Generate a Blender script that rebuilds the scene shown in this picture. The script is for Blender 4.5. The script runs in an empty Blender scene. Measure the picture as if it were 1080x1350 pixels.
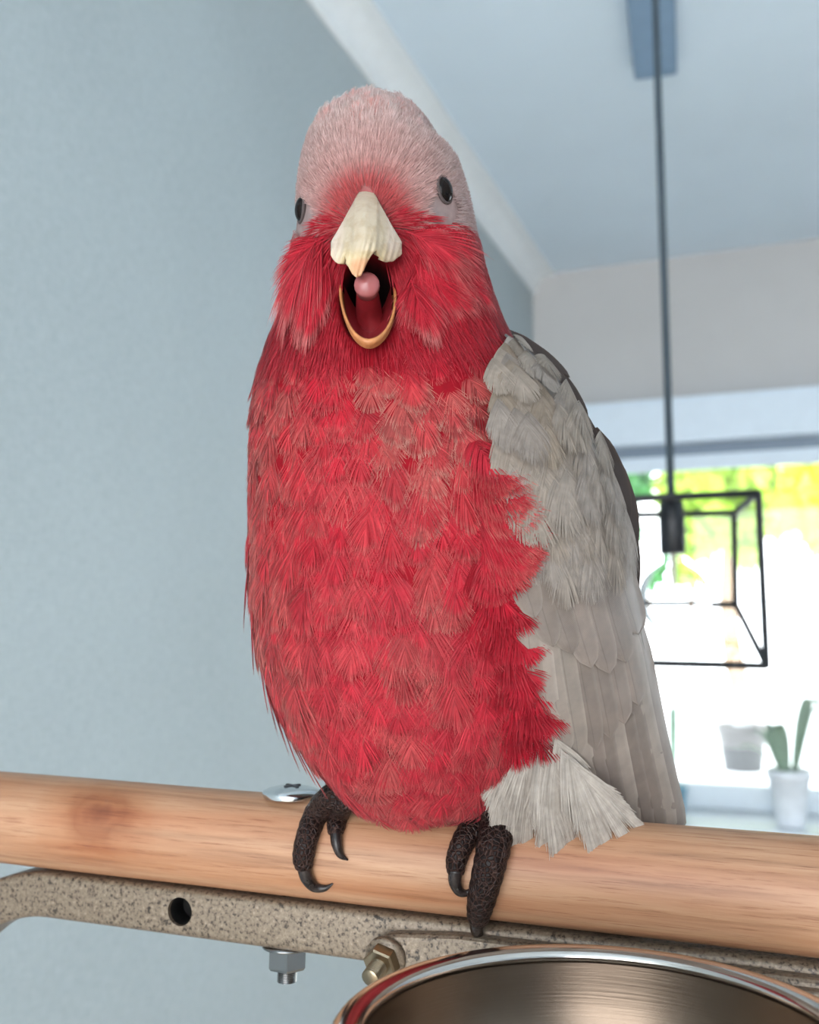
import bpy, bmesh, math, random
import numpy as np
from mathutils import Vector, Matrix

random.seed(7)
rng = np.random.default_rng(11)
scene = bpy.context.scene
COL = scene.collection

# ------------------------------------------------------------------ camera
FPX = 1300.0
PITCH = math.radians(6.8)
YAW = math.radians(21.1)
CAM = np.array([0.0, 0.0, 1.45])
cam_d = bpy.data.cameras.new('camera')
cam = bpy.data.objects.new('camera', cam_d)
COL.objects.link(cam)
cam.location = CAM
cam.rotation_euler = (math.pi / 2 + PITCH, 0, YAW)
cam_d.sensor_fit = 'HORIZONTAL'
cam_d.sensor_width = 36.0
cam_d.lens = 36.0 * FPX / 1080.0
cam_d.clip_start = 0.01
cam_d.dof.use_dof = True
cam_d.dof.focus_distance = 0.318
cam_d.dof.aperture_fstop = 15.0
scene.camera = cam

# ------------------------------------------------------------------ world and lights
world = bpy.data.worlds.new('overcast_sky')
scene.world = world
world.use_nodes = True
bg = world.node_tree.nodes['Background']
bg.inputs['Color'].default_value = (0.91, 0.96, 1.0, 1)
bg.inputs['Strength'].default_value = 6.4

def area_light(name, loc, target, sx, sy, power, color):
    l = bpy.data.lights.new(name, 'AREA')
    l.shape = 'RECTANGLE'; l.size = sx; l.size_y = sy
    l.energy = power; l.color = color
    o = bpy.data.objects.new(name, l)
    COL.objects.link(o)
    o.location = loc
    o.rotation_euler = (Vector(target) - Vector(loc)).to_track_quat('-Z', 'Y').to_euler()
    return o
# added fill light just inside the rear opening, behind the camera
area_light('rear_fill_light', (0.1, -2.1, 1.45), (-0.1, 0.35, 1.4), 1.7, 1.9, 29, (1.0, 0.96, 0.92))

vs = scene.view_settings
vs.view_transform = 'Standard'
vs.look = 'None'
vs.exposure = 0.02
vs.gamma = 1.0
vs.use_curve_mapping = False
scene.cycles.use_denoising = True
scene.cycles.max_bounces = 8

# ------------------------------------------------------------------ helpers
cp, sp_, cy, sy_ = math.cos(PITCH), math.sin(PITCH), math.cos(YAW), math.sin(YAW)
# eye frame (right, up, depth) -> world
M_EW = np.array([[cy, sp_ * sy_, -sy_ * cp],
                 [sy_, -sp_ * cy, cy * cp],
                 [0, cp, sp_]])
def e2w(v):
    return np.asarray(v, float) @ M_EW.T + CAM
def e2w_dir(v):
    return np.asarray(v, float) @ M_EW.T
def E(px, py, d):
    px = np.asarray(px, float); py = np.asarray(py, float); d = np.asarray(d, float)
    return np.stack(np.broadcast_arrays((px - 540) / FPX * d, (675 - py) / FPX * d, d), -1)
def W(px, py, d):
    return e2w(E(px, py, d))
def nrm(v):
    v = np.asarray(v, float)
    return v / np.maximum(np.linalg.norm(v, axis=-1, keepdims=True), 1e-12)

def lin(c):
    out = []
    for x in c[:3]:
        x = x / 255.0
        out.append(x / 12.92 if x <= 0.04045 else ((x + 0.055) / 1.055) ** 2.4)
    return tuple(out)
def lin4(c):
    return lin(c) + (1.0,)

def setp(o, label=None, cat=None, group=None, kind=None):
    if label: o['label'] = label
    if cat: o['category'] = cat
    if group: o['group'] = group
    if kind: o['kind'] = kind
    return o

def empty(name, loc, label, cat, group=None):
    o = bpy.data.objects.new(name, None)
    o.empty_display_size = 0.02
    o.location = Vector(loc)
    COL.objects.link(o)
    return setp(o, label, cat, group)

def origin_of(o):
    p = np.zeros(3)
    while o is not None:
        p = p + np.array(o.location); o = o.parent
    return p

def mesh_obj(name, verts, faces, mat, parent=None, smooth=True, cols=None, uvs=None, loc=None, kind=None):
    """verts in world coordinates; the object is placed at loc (default: centre)"""
    verts = np.asarray(verts, float).reshape(-1, 3)
    base = origin_of(parent) if parent is not None else np.zeros(3)
    if loc is None:
        loc = base if parent is not None else verts.mean(0)
    loc = np.asarray(loc, float)
    me = bpy.data.meshes.new(name)
    lv = verts - loc
    if isinstance(faces, np.ndarray):
        nf, k = faces.shape
        me.vertices.add(len(lv)); me.vertices.foreach_set('co', lv.astype(np.float32).ravel())
        me.loops.add(nf * k); me.loops.foreach_set('vertex_index', faces.astype(np.int32).ravel())
        me.polygons.add(nf); me.polygons.foreach_set('loop_start', np.arange(0, nf * k, k, dtype=np.int32))
        try:
            me.polygons.foreach_set('loop_total', np.full(nf, k, dtype=np.int32))
        except Exception:
            pass
        me.update(calc_edges=True)
    else:
        me.from_pydata([tuple(v) for v in lv], [], [tuple(f) for f in faces])
    if cols is not None:
        ca = me.color_attributes.new('plume', 'FLOAT_COLOR', 'POINT')
        c4 = np.ones((len(lv), 4), np.float32); c4[:, :3] = cols
        ca.data.foreach_set('color', c4.ravel())
    if uvs is not None:
        ul = me.uv_layers.new(name='uv')
        li = np.empty(len(me.loops), np.int32); me.loops.foreach_get('vertex_index', li)
        ul.data.foreach_set('uv', np.asarray(uvs, np.float32)[li].ravel())
    me.validate()
    if smooth:
        me.polygons.foreach_set('use_smooth', np.ones(len(me.polygons), bool))
    me.update()
    if mat is not None:
        me.materials.append(mat)
    o = bpy.data.objects.new(name, me)
    COL.objects.link(o)
    if parent is not None:
        o.parent = parent
    o.location = Vector(loc - base)
    if kind: o['kind'] = kind
    return o

def bm_obj(name, bm, mat, parent=None, smooth=False, kind=None, loc=None):
    vs_ = np.array([v.co[:] for v in bm.verts]); bm.verts.index_update()
    fs = [[v.index for v in f.verts] for f in bm.faces]
    bm.free()
    return mesh_obj(name, vs_, fs, mat, parent, smooth, kind=kind, loc=loc)

def box_bm(lo, hi, bevel=0.0, mat=None):
    bm = bmesh.new()
    bmesh.ops.create_cube(bm, size=1.0)
    lo = Vector(lo); hi = Vector(hi)
    for v in bm.verts:
        v.co = Vector([(lo[i] + hi[i]) / 2 + v.co[i] * (hi[i] - lo[i]) for i in range(3)])
    if bevel > 0:
        bmesh.ops.bevel(bm, geom=bm.edges[:], offset=bevel, segments=2, affect='EDGES', profile=0.7)
    if mat is not None:
        bm.transform(mat)
    return bm

def catmull(pts, n):
    pts = np.asarray(pts, float)
    P = np.vstack([2 * pts[0] - pts[1], pts, 2 * pts[-1] - pts[-2]])
    out = []
    m = len(pts) - 1
    for t in np.linspace(0, m - 1e-9, n):
        i = int(t); f = t - i
        a, b, c, d = P[i], P[i + 1], P[i + 2], P[i + 3]
        out.append(0.5 * ((2 * b) + (-a + c) * f + (2 * a - 5 * b + 4 * c - d) * f * f + (-a + 3 * b - 3 * c + d) * f ** 3))
    return np.array(out)

def tube(path, radii, seg=12, cap=True, squash=None):
    """path in world coordinates -> verts, faces"""
    path = np.asarray(path, float); n = len(path)
    radii = np.broadcast_to(np.asarray(radii, float), (n,))
    tan = nrm(np.gradient(path, axis=0))
    ref = np.array([0, 0, 1.0]) if abs(tan[0][2]) < 0.9 else np.array([1.0, 0, 0])
    u = nrm(np.cross(tan[0], ref))
    verts = []
    for i in range(n):
        u = nrm(u - tan[i] * np.dot(u, tan[i]))
        v = np.cross(tan[i], u)
        for k in range(seg):
            a = 2 * math.pi * k / seg
            verts.append(path[i] + radii[i] * (math.cos(a) * u + math.sin(a) * v))
    faces = []
    for i in range(n - 1):
        for k in range(seg):
            a = i * seg + k; b = i * seg + (k + 1) % seg
            faces.append((a, b, b + seg, a + seg))
    if cap:
        faces.append(tuple(range(seg - 1, -1, -1)))
        faces.append(tuple(range((n - 1) * seg, n * seg)))
    return np.array(verts), faces

# ------------------------------------------------------------------ materials
def new_mat(name):
    m = bpy.data.materials.new(name); m.use_nodes = True
    nt = m.node_tree
    b = nt.nodes['Principled BSDF']
    return m, nt, b
def N(nt, typ, **kw):
    n = nt.nodes.new(typ)
    for k, v in kw.items():
        setattr(n, k, v)
    return n
def ramp(nt, fac, stops):
    r = N(nt, 'ShaderNodeValToRGB')
    els = r.color_ramp.elements
    while len(els) < len(stops): els.new(0.5)
    for e, (p, c) in zip(els, stops):
        e.position = p; e.color = c
    nt.links.new(fac, r.inputs['Fac'])
    return r.outputs['Color']
def noise(nt, vec, scale, detail=4, rough=0.5, mapscale=None):
    if mapscale is not None:
        mp = N(nt, 'ShaderNodeMapping'); mp.inputs['Scale'].default_value = mapscale
        nt.links.new(vec, mp.inputs['Vector']); vec = mp.outputs['Vector']
    n = N(nt, 'ShaderNodeTexNoise')
    n.inputs['Scale'].default_value = scale; n.inputs['Detail'].default_value = detail; n.inputs['Roughness'].default_value = rough
    nt.links.new(vec, n.inputs['Vector'])
    return n.outputs['Fac']
def obj_co(nt):
    return N(nt, 'ShaderNodeTexCoord').outputs['Object']
def bump(nt, b, height, strength, dist):
    n = N(nt, 'ShaderNodeBump'); n.inputs['Strength'].default_value = strength; n.inputs['Distance'].default_value = dist
    nt.links.new(height, n.inputs['Height']); nt.links.new(n.outputs['Normal'], b.inputs['Normal'])
def mixc(nt, a, b_, fac, mode='MIX'):
    m = N(nt, 'ShaderNodeMix', data_type='RGBA', blend_type=mode)
    for sock, v in ((m.inputs[6], a), (m.inputs[7], b_), (m.inputs[0], fac)):
        if isinstance(v, (tuple, list, float, int)): sock.default_value = v
        else: nt.links.new(v, sock)
    return m.outputs[2]

def plain(name, c, rough=0.6, metal=0.0, spec=0.5, var=0.06, scale=30.0):
    m, nt, b = new_mat(name)
    f = noise(nt, obj_co(nt), scale, 3)
    c0 = lin(c)
    col = ramp(nt, f, [(0.3, tuple(x * (1 - var) for x in c0) + (1,)), (0.7, tuple(min(1, x * (1 + var)) for x in c0) + (1,))])
    nt.links.new(col, b.inputs['Base Color'])
    b.inputs['Roughness'].default_value = rough; b.inputs['Metallic'].default_value = metal
    b.inputs['Specular IOR Level'].default_value = spec
    return m

def m_wall():
    m, nt, b = new_mat('linen_wallpaper')
    co = obj_co(nt)
    f1 = noise(nt, co, 1.0, 5, 0.6, (260, 260, 60))
    f2 = noise(nt, co, 1.0, 5, 0.6, (60, 60, 260))
    f3 = noise(nt, co, 3.0, 3)
    add = N(nt, 'ShaderNodeMath', operation='ADD'); nt.links.new(f1, add.inputs[0]); nt.links.new(f2, add.inputs[1])
    hl = N(nt, 'ShaderNodeMath', operation='MULTIPLY'); hl.inputs[1].default_value = 0.5; nt.links.new(add.outputs[0], hl.inputs[0])
    c = ramp(nt, hl.outputs[0], [(0.34, lin4((171, 182, 186))), (0.66, lin4((189, 199, 202)))])
    c = mixc(nt, c, ramp(nt, f3, [(0.3, (0.93, 0.93, 0.93, 1)), (0.7, (1, 1, 1, 1))]), 1.0, 'MULTIPLY')
    nt.links.new(c, b.inputs['Base Color'])
    b.inputs['Roughness'].default_value = 0.75
    bump(nt, b, hl.outputs[0], 0.3, 0.0006)
    return m

def m_wood():
    m, nt, b = new_mat('beech_dowel')
    co = obj_co(nt)          # perch object: local X runs along the dowel
    g1 = noise(nt, co, 1.0, 6, 0.62, (14, 320, 320))
    g2 = noise(nt, co, 1.0, 3, 0.5, (4, 60, 60))
    g3 = noise(nt, co, 1.0, 4, 0.7, (45, 1500, 1500))
    c = ramp(nt, g1, [(0.22, lin4((128, 90, 65))), (0.46, lin4((163, 123, 94))), (0.60, lin4((173, 134, 104))), (0.8, lin4((146, 106, 80)))])
    c = mixc(nt, c, ramp(nt, g2, [(0.3, lin4((226, 190, 160))), (0.5, (1, 1, 1, 1)), (0.72, lin4((240, 205, 186)))]), 0.8, 'MULTIPLY')
    c = mixc(nt, c, ramp(nt, g3, [(0.34, lin4((178, 130, 100))), (0.44, (1, 1, 1, 1))]), 0.55, 'MULTIPLY')
    # knot
    mp = N(nt, 'ShaderNodeMapping')
    mp.inputs['Location'].default_value = KNOT_OFF
    mp.inputs['Scale'].default_value = (1.0, 1.5, 1.5)
    nt.links.new(co, mp.inputs['Vector'])
    wob = N(nt, 'ShaderNodeTexNoise'); wob.inputs['Scale'].default_value = 90; nt.links.new(co, wob.inputs['Vector'])
    wv = N(nt, 'ShaderNodeVectorMath', operation='MULTIPLY_ADD')
    wv.inputs[1].default_value = (0.012, 0.012, 0.012); nt.links.new(wob.outputs['Color'], wv.inputs[0]); nt.links.new(mp.outputs['Vector'], wv.inputs[2])
    ln = N(nt, 'ShaderNodeVectorMath', operation='LENGTH'); nt.links.new(wv.outputs[0], ln.inputs[0])
    k = ramp(nt, ln.outputs['Value'], [(0.003, lin4((170, 120, 84))), (0.007, lin4((214, 176, 146))), (0.0115, lin4((200, 160, 128))), (0.018, lin4((236, 214, 196))), (0.032, (1, 1, 1, 1))])
    c = mixc(nt, c, k, 0.9, 'MULTIPLY')
    nt.links.new(c, b.inputs['Base Color'])
    b.inputs['Roughness'].default_value = 0.5
    bump(nt, b, g3, 0.12, 0.0004)
    return m

def m_hammer():
    m, nt, b = new_mat('hammertone_paint')
    co = obj_co(nt)
    v = N(nt, 'ShaderNodeTexVoronoi'); v.inputs['Scale'].default_value = 620; nt.links.new(co, v.inputs['Vector'])
    f = noise(nt, co, 700, 3, 0.6)
    g = noise(nt, co, 420, 2, 0.5)
    c = ramp(nt, f, [(0.34, lin4((54, 44, 36))), (0.44, lin4((108, 94, 79))), (0.62, lin4((126, 111, 95))), (0.75, lin4((148, 133, 116)))])
    spk = ramp(nt, g, [(0.30, lin4((70, 62, 55))), (0.37, (1, 1, 1, 1))])
    c = mixc(nt, c, spk, 0.8, 'MULTIPLY')
    nt.links.new(c, b.inputs['Base Color'])
    b.inputs['Metallic'].default_value = 0.25; b.inputs['Roughness'].default_value = 0.38
    bump(nt, b, f, 0.35, 0.0004)
    return m

def m_steel(name, rough, c=(205, 203, 200), brushed=False):
    m, nt, b = new_mat(name)
    co = obj_co(nt)
    f = noise(nt, co, 60, 4)
    cc = tuple(x for x in lin(c))
    col = ramp(nt, f, [(0.3, tuple(x * 0.88 for x in cc) + (1,)), (0.7, cc + (1,))])
    nt.links.new(col, b.inputs['Base Color'])
    b.inputs['Metallic'].default_value = 1.0; b.inputs['Roughness'].default_value = rough
    if brushed:
        g = noise(nt, co, 1.0, 3, 0.5, (40, 40, 1800))
        bump(nt, b, g, 0.12, 0.0003)
    return m

def m_plume(name, rough=0.55, sheen=0.25):
    m, nt, b = new_mat(name)
    a = N(nt, 'ShaderNodeAttribute', attribute_name='plume')
    f = noise(nt, obj_co(nt), 400, 2)
    c = mixc(nt, a.outputs['Color'], ramp(nt, f, [(0.3, (0.46, 0.46, 0.46, 1)), (0.7, (0.58, 0.58, 0.58, 1))]), 1.0, 'MULTIPLY')
    nt.links.new(c, b.inputs['Base Color'])
    b.inputs['Roughness'].default_value = rough
    b.inputs['Specular IOR Level'].default_value = 0.16
    b.inputs['Sheen Weight'].default_value = sheen * 0.35
    b.inputs['Sheen Roughness'].default_value = 0.5
    return m

def m_vane(name, c_in, c_edge, barb=0.10):
    m, nt, b = new_mat(name)
    uv = N(nt, 'ShaderNodeUVMap').outputs['UV']
    sx = N(nt, 'ShaderNodeSeparateXYZ'); nt.links.new(uv, sx.inputs[0])
    # u: 0..1 across (0.5 = shaft), v: along in feather widths
    au = N(nt, 'ShaderNodeMath', operation='SUBTRACT'); au.inputs[1].default_value = 0.5; nt.links.new(sx.outputs[0], au.inputs[0])
    ab = N(nt, 'ShaderNodeMath', operation='ABSOLUTE'); nt.links.new(au.outputs[0], ab.inputs[0])
    ph = N(nt, 'ShaderNodeMath', operation='MULTIPLY_ADD'); ph.inputs[1].default_value = -1.1
    nt.links.new(ab.outputs[0], ph.inputs[0]); nt.links.new(sx.outputs[1], ph.inputs[2])
    ms = N(nt, 'ShaderNodeMath', operation='MULTIPLY'); ms.inputs[1].default_value = 120.0; nt.links.new(ph.outputs[0], ms.inputs[0])
    sn = N(nt, 'ShaderNodeMath', operation='SINE'); nt.links.new(ms.outputs[0], sn.inputs[0])
    oi = N(nt, 'ShaderNodeObjectInfo')
    nz = noise(nt, obj_co(nt), 130, 4, 0.6)
    edge = ramp(nt, ab.outputs[0], [(0.0, lin4(tuple(x * 0.86 for x in c_in))), (0.03, lin4(c_in)), (0.36, lin4(c_in)), (0.5, lin4(c_edge))])
    c = mixc(nt, edge, ramp(nt, nz, [(0.3, (0.80, 0.80, 0.80, 1)), (0.7, (1.08, 1.06, 1.04, 1))]), 1.0, 'MULTIPLY')
    c = mixc(nt, c, ramp(nt, oi.outputs['Random'], [(0.0, (0.82, 0.81, 0.80, 1)), (1.0, (1.06, 1.05, 1.05, 1))]), 1.0, 'MULTIPLY')
    c = mixc(nt, c, (0.92, 0.90, 0.88, 1), 1.0, 'MULTIPLY')
    c = mixc(nt, c, ramp(nt, sn.outputs[0], [(0.0, (1 - barb, 1 - barb, 1 - barb, 1)), (0.6, (1, 1, 1, 1))]), 1.0, 'MULTIPLY')
    nt.links.new(c, b.inputs['Base Color'])
    b.inputs['Roughness'].default_value = 0.55; b.inputs['Specular IOR Level'].default_value = 0.3
    b.inputs['Sheen Weight'].default_value = 0.15
    bump(nt, b, sn.outputs[0], 0.18, 0.0002)
    return m

# ------------------------------------------------------------------ room
ROOM_H = 2.60
XL, YB, XR, YR = -0.745, 3.05, 3.3, -2.3
MW = m_wall()
M_ceil = plain('ceiling_paint', (224, 238, 250), 0.8, var=0.02, scale=4)
M_backwall = plain('grey_wall_paint', (196, 194, 193), 0.8, var=0.03, scale=4)
M_cove = plain('cove_plaster', (240, 244, 247), 0.6, var=0.02)
M_white = plain('white_frame_paint', (226, 234, 242), 0.4, var=0.02)
M_floor = plain('oak_floor', (206, 192, 174), 0.5, var=0.08, scale=9)
M_ground = plain('pale_patio_stone', (236, 240, 240), 0.8, var=0.04, scale=3)

def structure(name, lo, hi, mat, bevel=0.0, parent=None):
    bm = box_bm(lo, hi, bevel)
    o = bm_obj(name, bm, mat, parent)
    if parent is None: o['kind'] = 'structure'
    return o

structure('floor', (XL - 0.1, YR, -0.05), (XR, YB + 0.25, 0), M_floor)
structure('ceiling', (XL - 0.1, YR, ROOM_H), (XR, YB + 0.25, ROOM_H + 0.08), M_ceil)
structure('wall_left', (XL - 0.1, YR, 0), (XL, YB + 0.25, ROOM_H), MW)
structure('wall_right', (XR, YR, 0), (XR + 0.1, YB + 0.25, ROOM_H), M_white)
bm = bmesh.new()
for lo, hi in (((XL - 0.1, YR - 0.1, 0), (-0.78, YR, ROOM_H)), ((1.3, YR - 0.1, 0), (XR + 0.1, YR, ROOM_H)), ((-0.78, YR - 0.1, 2.45), (1.3, YR, ROOM_H))):
    b2 = box_bm(lo, hi); me = bpy.data.meshes.new('t'); b2.to_mesh(me); b2.free(); bm.from_mesh(me); bpy.data.meshes.remove(me)
bm_obj('wall_rear', bm, M_white)['kind'] = 'structure'
# back wall around its window
WX0, WX1, WZ0 = -0.66, 3.0, 0.92
WZ1 = 2.135
bm = bmesh.new()
for lo, hi in (((XL, YB, 0), (WX0, YB + 0.22, ROOM_H)), ((WX1, YB, 0), (XR, YB + 0.22, ROOM_H)),
               ((WX0, YB, 0), (WX1, YB + 0.22, WZ0)), ((WX0, YB, WZ1), (WX1, YB + 0.22, ROOM_H))):
    b2 = box_bm(lo, hi); me = bpy.data.meshes.new('t'); b2.to_mesh(me); b2.free(); bm.from_mesh(me); bpy.data.meshes.remove(me)
bm_obj('wall_back', bm, M_backwall)['kind'] = 'structure'

# cove moulding along the left wall (concave quarter profile)
prof = [(0, 0), (0.0, -0.06), (0.008, -0.06), (0.012, -0.054)]
for k in range(9):
    a = k / 8 * math.pi / 2
    prof.append((0.012 + 0.055 * (1 - math.cos(a)), -0.054 + 0.044 * math.sin(a)))
prof += [(0.074, -0.010), (0.074, 0.0)]
def extrude_profile(name, prof2, y0, y1, mat, x0, z0, axis='y'):
    n = len(prof2); v = []
    for yy in (y0, y1):
        for a, b_ in prof2:
            v.append((x0 + a, yy, z0 + b_) if axis == 'y' else (yy, x0 - a, z0 + b_))
    f = [(i, (i + 1) % n, n + (i + 1) % n, n + i) for i in range(n)] + [tuple(range(n)), tuple(range(2 * n - 1, n - 1, -1))]
    bm_ = bmesh.new()
    vv = [bm_.verts.new(p) for p in v]
    for q in f: bm_.faces.new([vv[i] for i in q])
    bmesh.ops.recalc_face_normals(bm_, faces=bm_.faces[:])
    return bm_obj(name, bm_, mat)
extrude_profile('trim_1', prof, YR, YB, M_cove, XL, ROOM_H)['kind'] = 'structure'
structure('baseboard_left', (XL, YR, 0), (XL + 0.015, YB, 0.09), M_white, 0.003)
structure('baseboard_back', (XL + 0.02, YB - 0.015, 0), (XR, YB, 0.09), M_white, 0.003)

# window: frame bars, glass, blind cassette
win = empty('window_1', ((WX0 + WX1) / 2, YB + 0.1, WZ0), 'wide white framed window in the grey back wall', 'window')
win['kind'] = 'structure'
del win['category']
def wpart(name, lo, hi, mat, bev=0.004):
    return bm_obj(name, box_bm(lo, hi, bev), mat, win)
wpart('window_frame', (WX0, YB + 0.10, WZ0), (WX1, YB + 0.16, WZ0 + 0.07), M_white)
wpart('window_frame', (WX0, YB + 0.10, WZ1 - 0.05), (WX1, YB + 0.16, WZ1), M_white)
wpart('window_frame', (WX0, YB + 0.10, WZ0 + 0.07), (WX0 + 0.06, YB + 0.16, WZ1 - 0.05), M_white)
wpart('window_frame', (WX1 - 0.06, YB + 0.10, WZ0 + 0.07), (WX1, YB + 0.16, WZ1 - 0.05), M_white)
wpart('window_sill', (WX0 - 0.03, YB - 0.20, WZ0 - 0.035), (WX1 + 0.03, YB + 0.10, WZ0), M_white)
def m_glass():
    m, nt, b = new_mat('window_glass')
    out = nt.nodes['Material Output']
    t = N(nt, 'ShaderNodeBsdfTransparent'); g = N(nt, 'ShaderNodeBsdfGlossy'); g.inputs['Roughness'].default_value = 0.02
    fr = N(nt, 'ShaderNodeFresnel'); fr.inputs['IOR'].default_value = 1.45
    mx = N(nt, 'ShaderNodeMixShader')
    nt.links.new(fr.outputs[0], mx.inputs[0]); nt.links.new(t.outputs[0], mx.inputs[1]); nt.links.new(g.outputs[0], mx.inputs[2])
    nt.links.new(mx.outputs[0], out.inputs['Surface'])
    return m
M_glass = m_glass()
bm_obj('window_pane', box_bm((WX0 + 0.06, YB + 0.128, WZ0 + 0.07), (WX1 - 0.06, YB + 0.134, WZ1 - 0.05)), M_glass, win)
# roller blind hung at the head of the window
blind = empty('roller_blind', ((WX0 + WX1) / 2, YB, WZ1), 'white roller blind rolled up at the head of the window', 'blind')
M_blind = plain('blind_white', (222, 234, 246), 0.5, var=0.02)
M_blindgrey = plain('blind_rail_grey', (128, 142, 158), 0.5, var=0.03)
BZ = [WZ1 + 0.0, WZ1 - 0.135, WZ1 - 0.160, WZ1 - 0.215]
bm_obj('blind_cassette', box_bm((WX0 - 0.02, YB - 0.085, BZ[1]), (WX1 + 0.02, YB - 0.002, BZ[0] + 0.004), 0.012), M_blind, blind)
bm_obj('blind_fabric', box_bm((WX0 + 0.01, YB - 0.05, BZ[3] + 0.03), (WX1 - 0.01, YB - 0.045, BZ[1] + 0.01)), M_blindgrey, blind)
bm_obj('bottom_rail', box_bm((WX0 + 0.01, YB - 0.062, BZ[3]), (WX1 - 0.01, YB - 0.036, BZ[3] + 0.045), 0.006), M_blind, blind)

# ------------------------------------------------------------------ outdoors
structure('ground_outside', (-14, -14, -0.2), (16, 26, -0.06), M_ground)
M_gwall = plain('white_render', (240, 244, 246), 0.8, var=0.03, scale=2)
gw = bm_obj('garden_wall', box_bm((-9, 9.4, -0.02), (13, 9.7, 1.05), 0.02), M_gwall)
setp(gw, 'low white rendered garden wall far outside the window', 'wall')
def leaf_crown(name, centre, rad, n, mat, parent, size):
    c = np.asarray(centre); r = np.asarray(rad)
    d = nrm(rng.normal(size=(n, 3)))
    p = c + d * r * (0.55 + 0.45 * rng.random((n, 1)) ** 0.5) * (1 + 0.18 * np.sin(d[:, :1] * 9 + d[:, 2:] * 7))
    a = nrm(rng.normal(size=(n, 3))); b_ = nrm(np.cross(a, rng.normal(size=(n, 3))))
    s = size * (0.6 + 0.8 * rng.random((n, 1)))
    nn = np.cross(a, b_)
    v = np.stack([p - a * s, p - b_ * s * 0.45 + nn * s * .08, p + a * s, p + b_ * s * 0.45 + nn * s * .08], 1).reshape(-1, 3)
    f = np.arange(n * 4).reshape(-1, 4)
    return mesh_obj(name, v, f, mat, parent, smooth=False, kind='stuff')
M_bark = plain('bark', (150, 120, 92), 0.9, var=0.3, scale=12)
def tree(label, x, y, h, rad, col, n=2600):
    t = empty('garden_tree', (x, y, -0.02), label, 'tree', 'trees in the garden')
    mt = plain('leaf_green', col, 0.5, var=0.35, scale=2.5)
    path = catmull([(x, y, -0.02), (x + 0.05, y, h * 0.3), (x - 0.04, y + .05, h * 0.62), (x + .03, y, h)], 12)
    v, f = tube(path, np.linspace(0.11, 0.05, 12), 10)
    mesh_obj('trunk', v, f, M_bark, t)
    leaf_crown('crown', (x, y, h + rad[2] * 0.35), rad, n, mt, t, 0.11)
tree('bright yellow garden tree at the right edge of the window', 0.50, 5.9, 2.25, (0.46, 0.7, 0.62), (214, 220, 70), 5000)
tree('lime green garden tree whose crown shows above the lamp cage', -0.42, 8.0, 2.5, (0.47, 0.8, 0.72), (168, 200, 70), 5000)
tree('cool mid-green garden tree beside the wing of the bird', -1.62, 8.3, 2.5, (0.47, 0.8, 0.76), (104, 170, 104), 5000)

# flower pots
def pot(name, label, x, y, z, r0, r1, h, colr, plant):
    t = empty(name, (x, y, z), label, 'plant pot', 'potted plants at the window')
    m = plain('pot_glaze', colr, 0.4, var=0.06)
    prof_ = [(0.001, 0.0), (r0, 0.0), (r0 * 1.02, 0.004), (r1, h * 0.82), (r1 * 1.07, h * 0.83), (r1 * 1.08, h), (r1 * 0.96, h), (r1 * 0.9, h * 0.86), (0.001, h * 0.85)]
    seg = 28; v = []; f = []
    for a, b_ in prof_:
        for k in range(seg):
            th = 2 * math.pi * k / seg
            v.append((x + a * math.cos(th), y + a * math.sin(th), z + b_))
    for i in range(len(prof_) - 1):
        for k in range(seg):
            f.append((i * seg + k, i * seg + (k + 1) % seg, (i + 1) * seg + (k + 1) % seg, (i + 1) * seg + k))
    mesh_obj('pot', v, f, m, t)
    for (dx, dy, hz, bend, wd, lcol) in plant:
        q = catmull([(x + dx * .2, y + dy * .2, z + h * .84), (x + dx * .6, y + dy * .6, z + h + hz * .6), (x + dx, y + dy, z + h + hz), (x + dx * bend, y + dy * bend, z + h + hz * .82)], 9)
        side = nrm(np.cross(q[-1] - q[0], (0, 0, 1)) + 1e-6)
        wv = wd * np.sin(np.linspace(0.25, math.pi, 9)) ** 0.8
        vv = np.concatenate([q - side * wv[:, None], q + np.array([0, 0, -.2]) * wv[:, None], q + side * wv[:, None]])
        ff = [(i, i + 1, 9 + i + 1, 9 + i) for i in range(8)] + [(9 + i, 9 + i + 1, 18 + i + 1, 18 + i) for i in range(8)]
        mesh_obj('leaf', vv, ff, lcol, t)
    return t
M_leafg = plain('houseplant_leaf', (150, 172, 152), 0.5, var=0.15)
M_leafp = plain('pale_leaf', (205, 214, 214), 0.5, var=0.1)
def room_pt(px, py, ydist):
    """point on the sight line of a pixel at room depth ydist"""
    d = e2w_dir(E(px, py, 1.0)); k = ydist / d[1]
    return CAM + d * k
p1 = room_pt(1043, 1087, YB - 0.09)
pl1 = [(0.10 * math.cos(a), 0.06 * math.sin(a), hz, 1.45, 0.030, M_leafg) for a, hz in ((0.1, .10), (0.9, .17), (2.2, .10), (3.3, .06), (4.4, .13), (5.4, .2))]
pot('white_flower_pot', 'tapered white pot with green plant on the window sill', p1[0], p1[1], WZ0, 0.036, 0.055, 0.15, (238, 242, 248), pl1)
p2 = room_pt(980, 1016, 5.2)
bench = empty('garden_table', (p2[0] + .2, 5.2, -0.02), 'long white garden table outside the window carrying a dark pot', 'table')
M_bench = plain('white_table_paint', (238, 244, 248), 0.5, var=0.02)
bz = p2[2]
bm_obj('table_top', box_bm((p2[0] - 1.5, 4.85, bz - 0.04), (p2[0] + 1.6, 5.5, bz), 0.006), M_bench, bench)
for lx in (-1.4, 1.5):
    for ly in (4.9, 5.45):
        bm_obj('leg', box_bm((p2[0] + lx - .03, ly - .03, -0.02), (p2[0] + lx + .03, ly + .03, bz - 0.04), 0.004), M_bench, bench)
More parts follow.
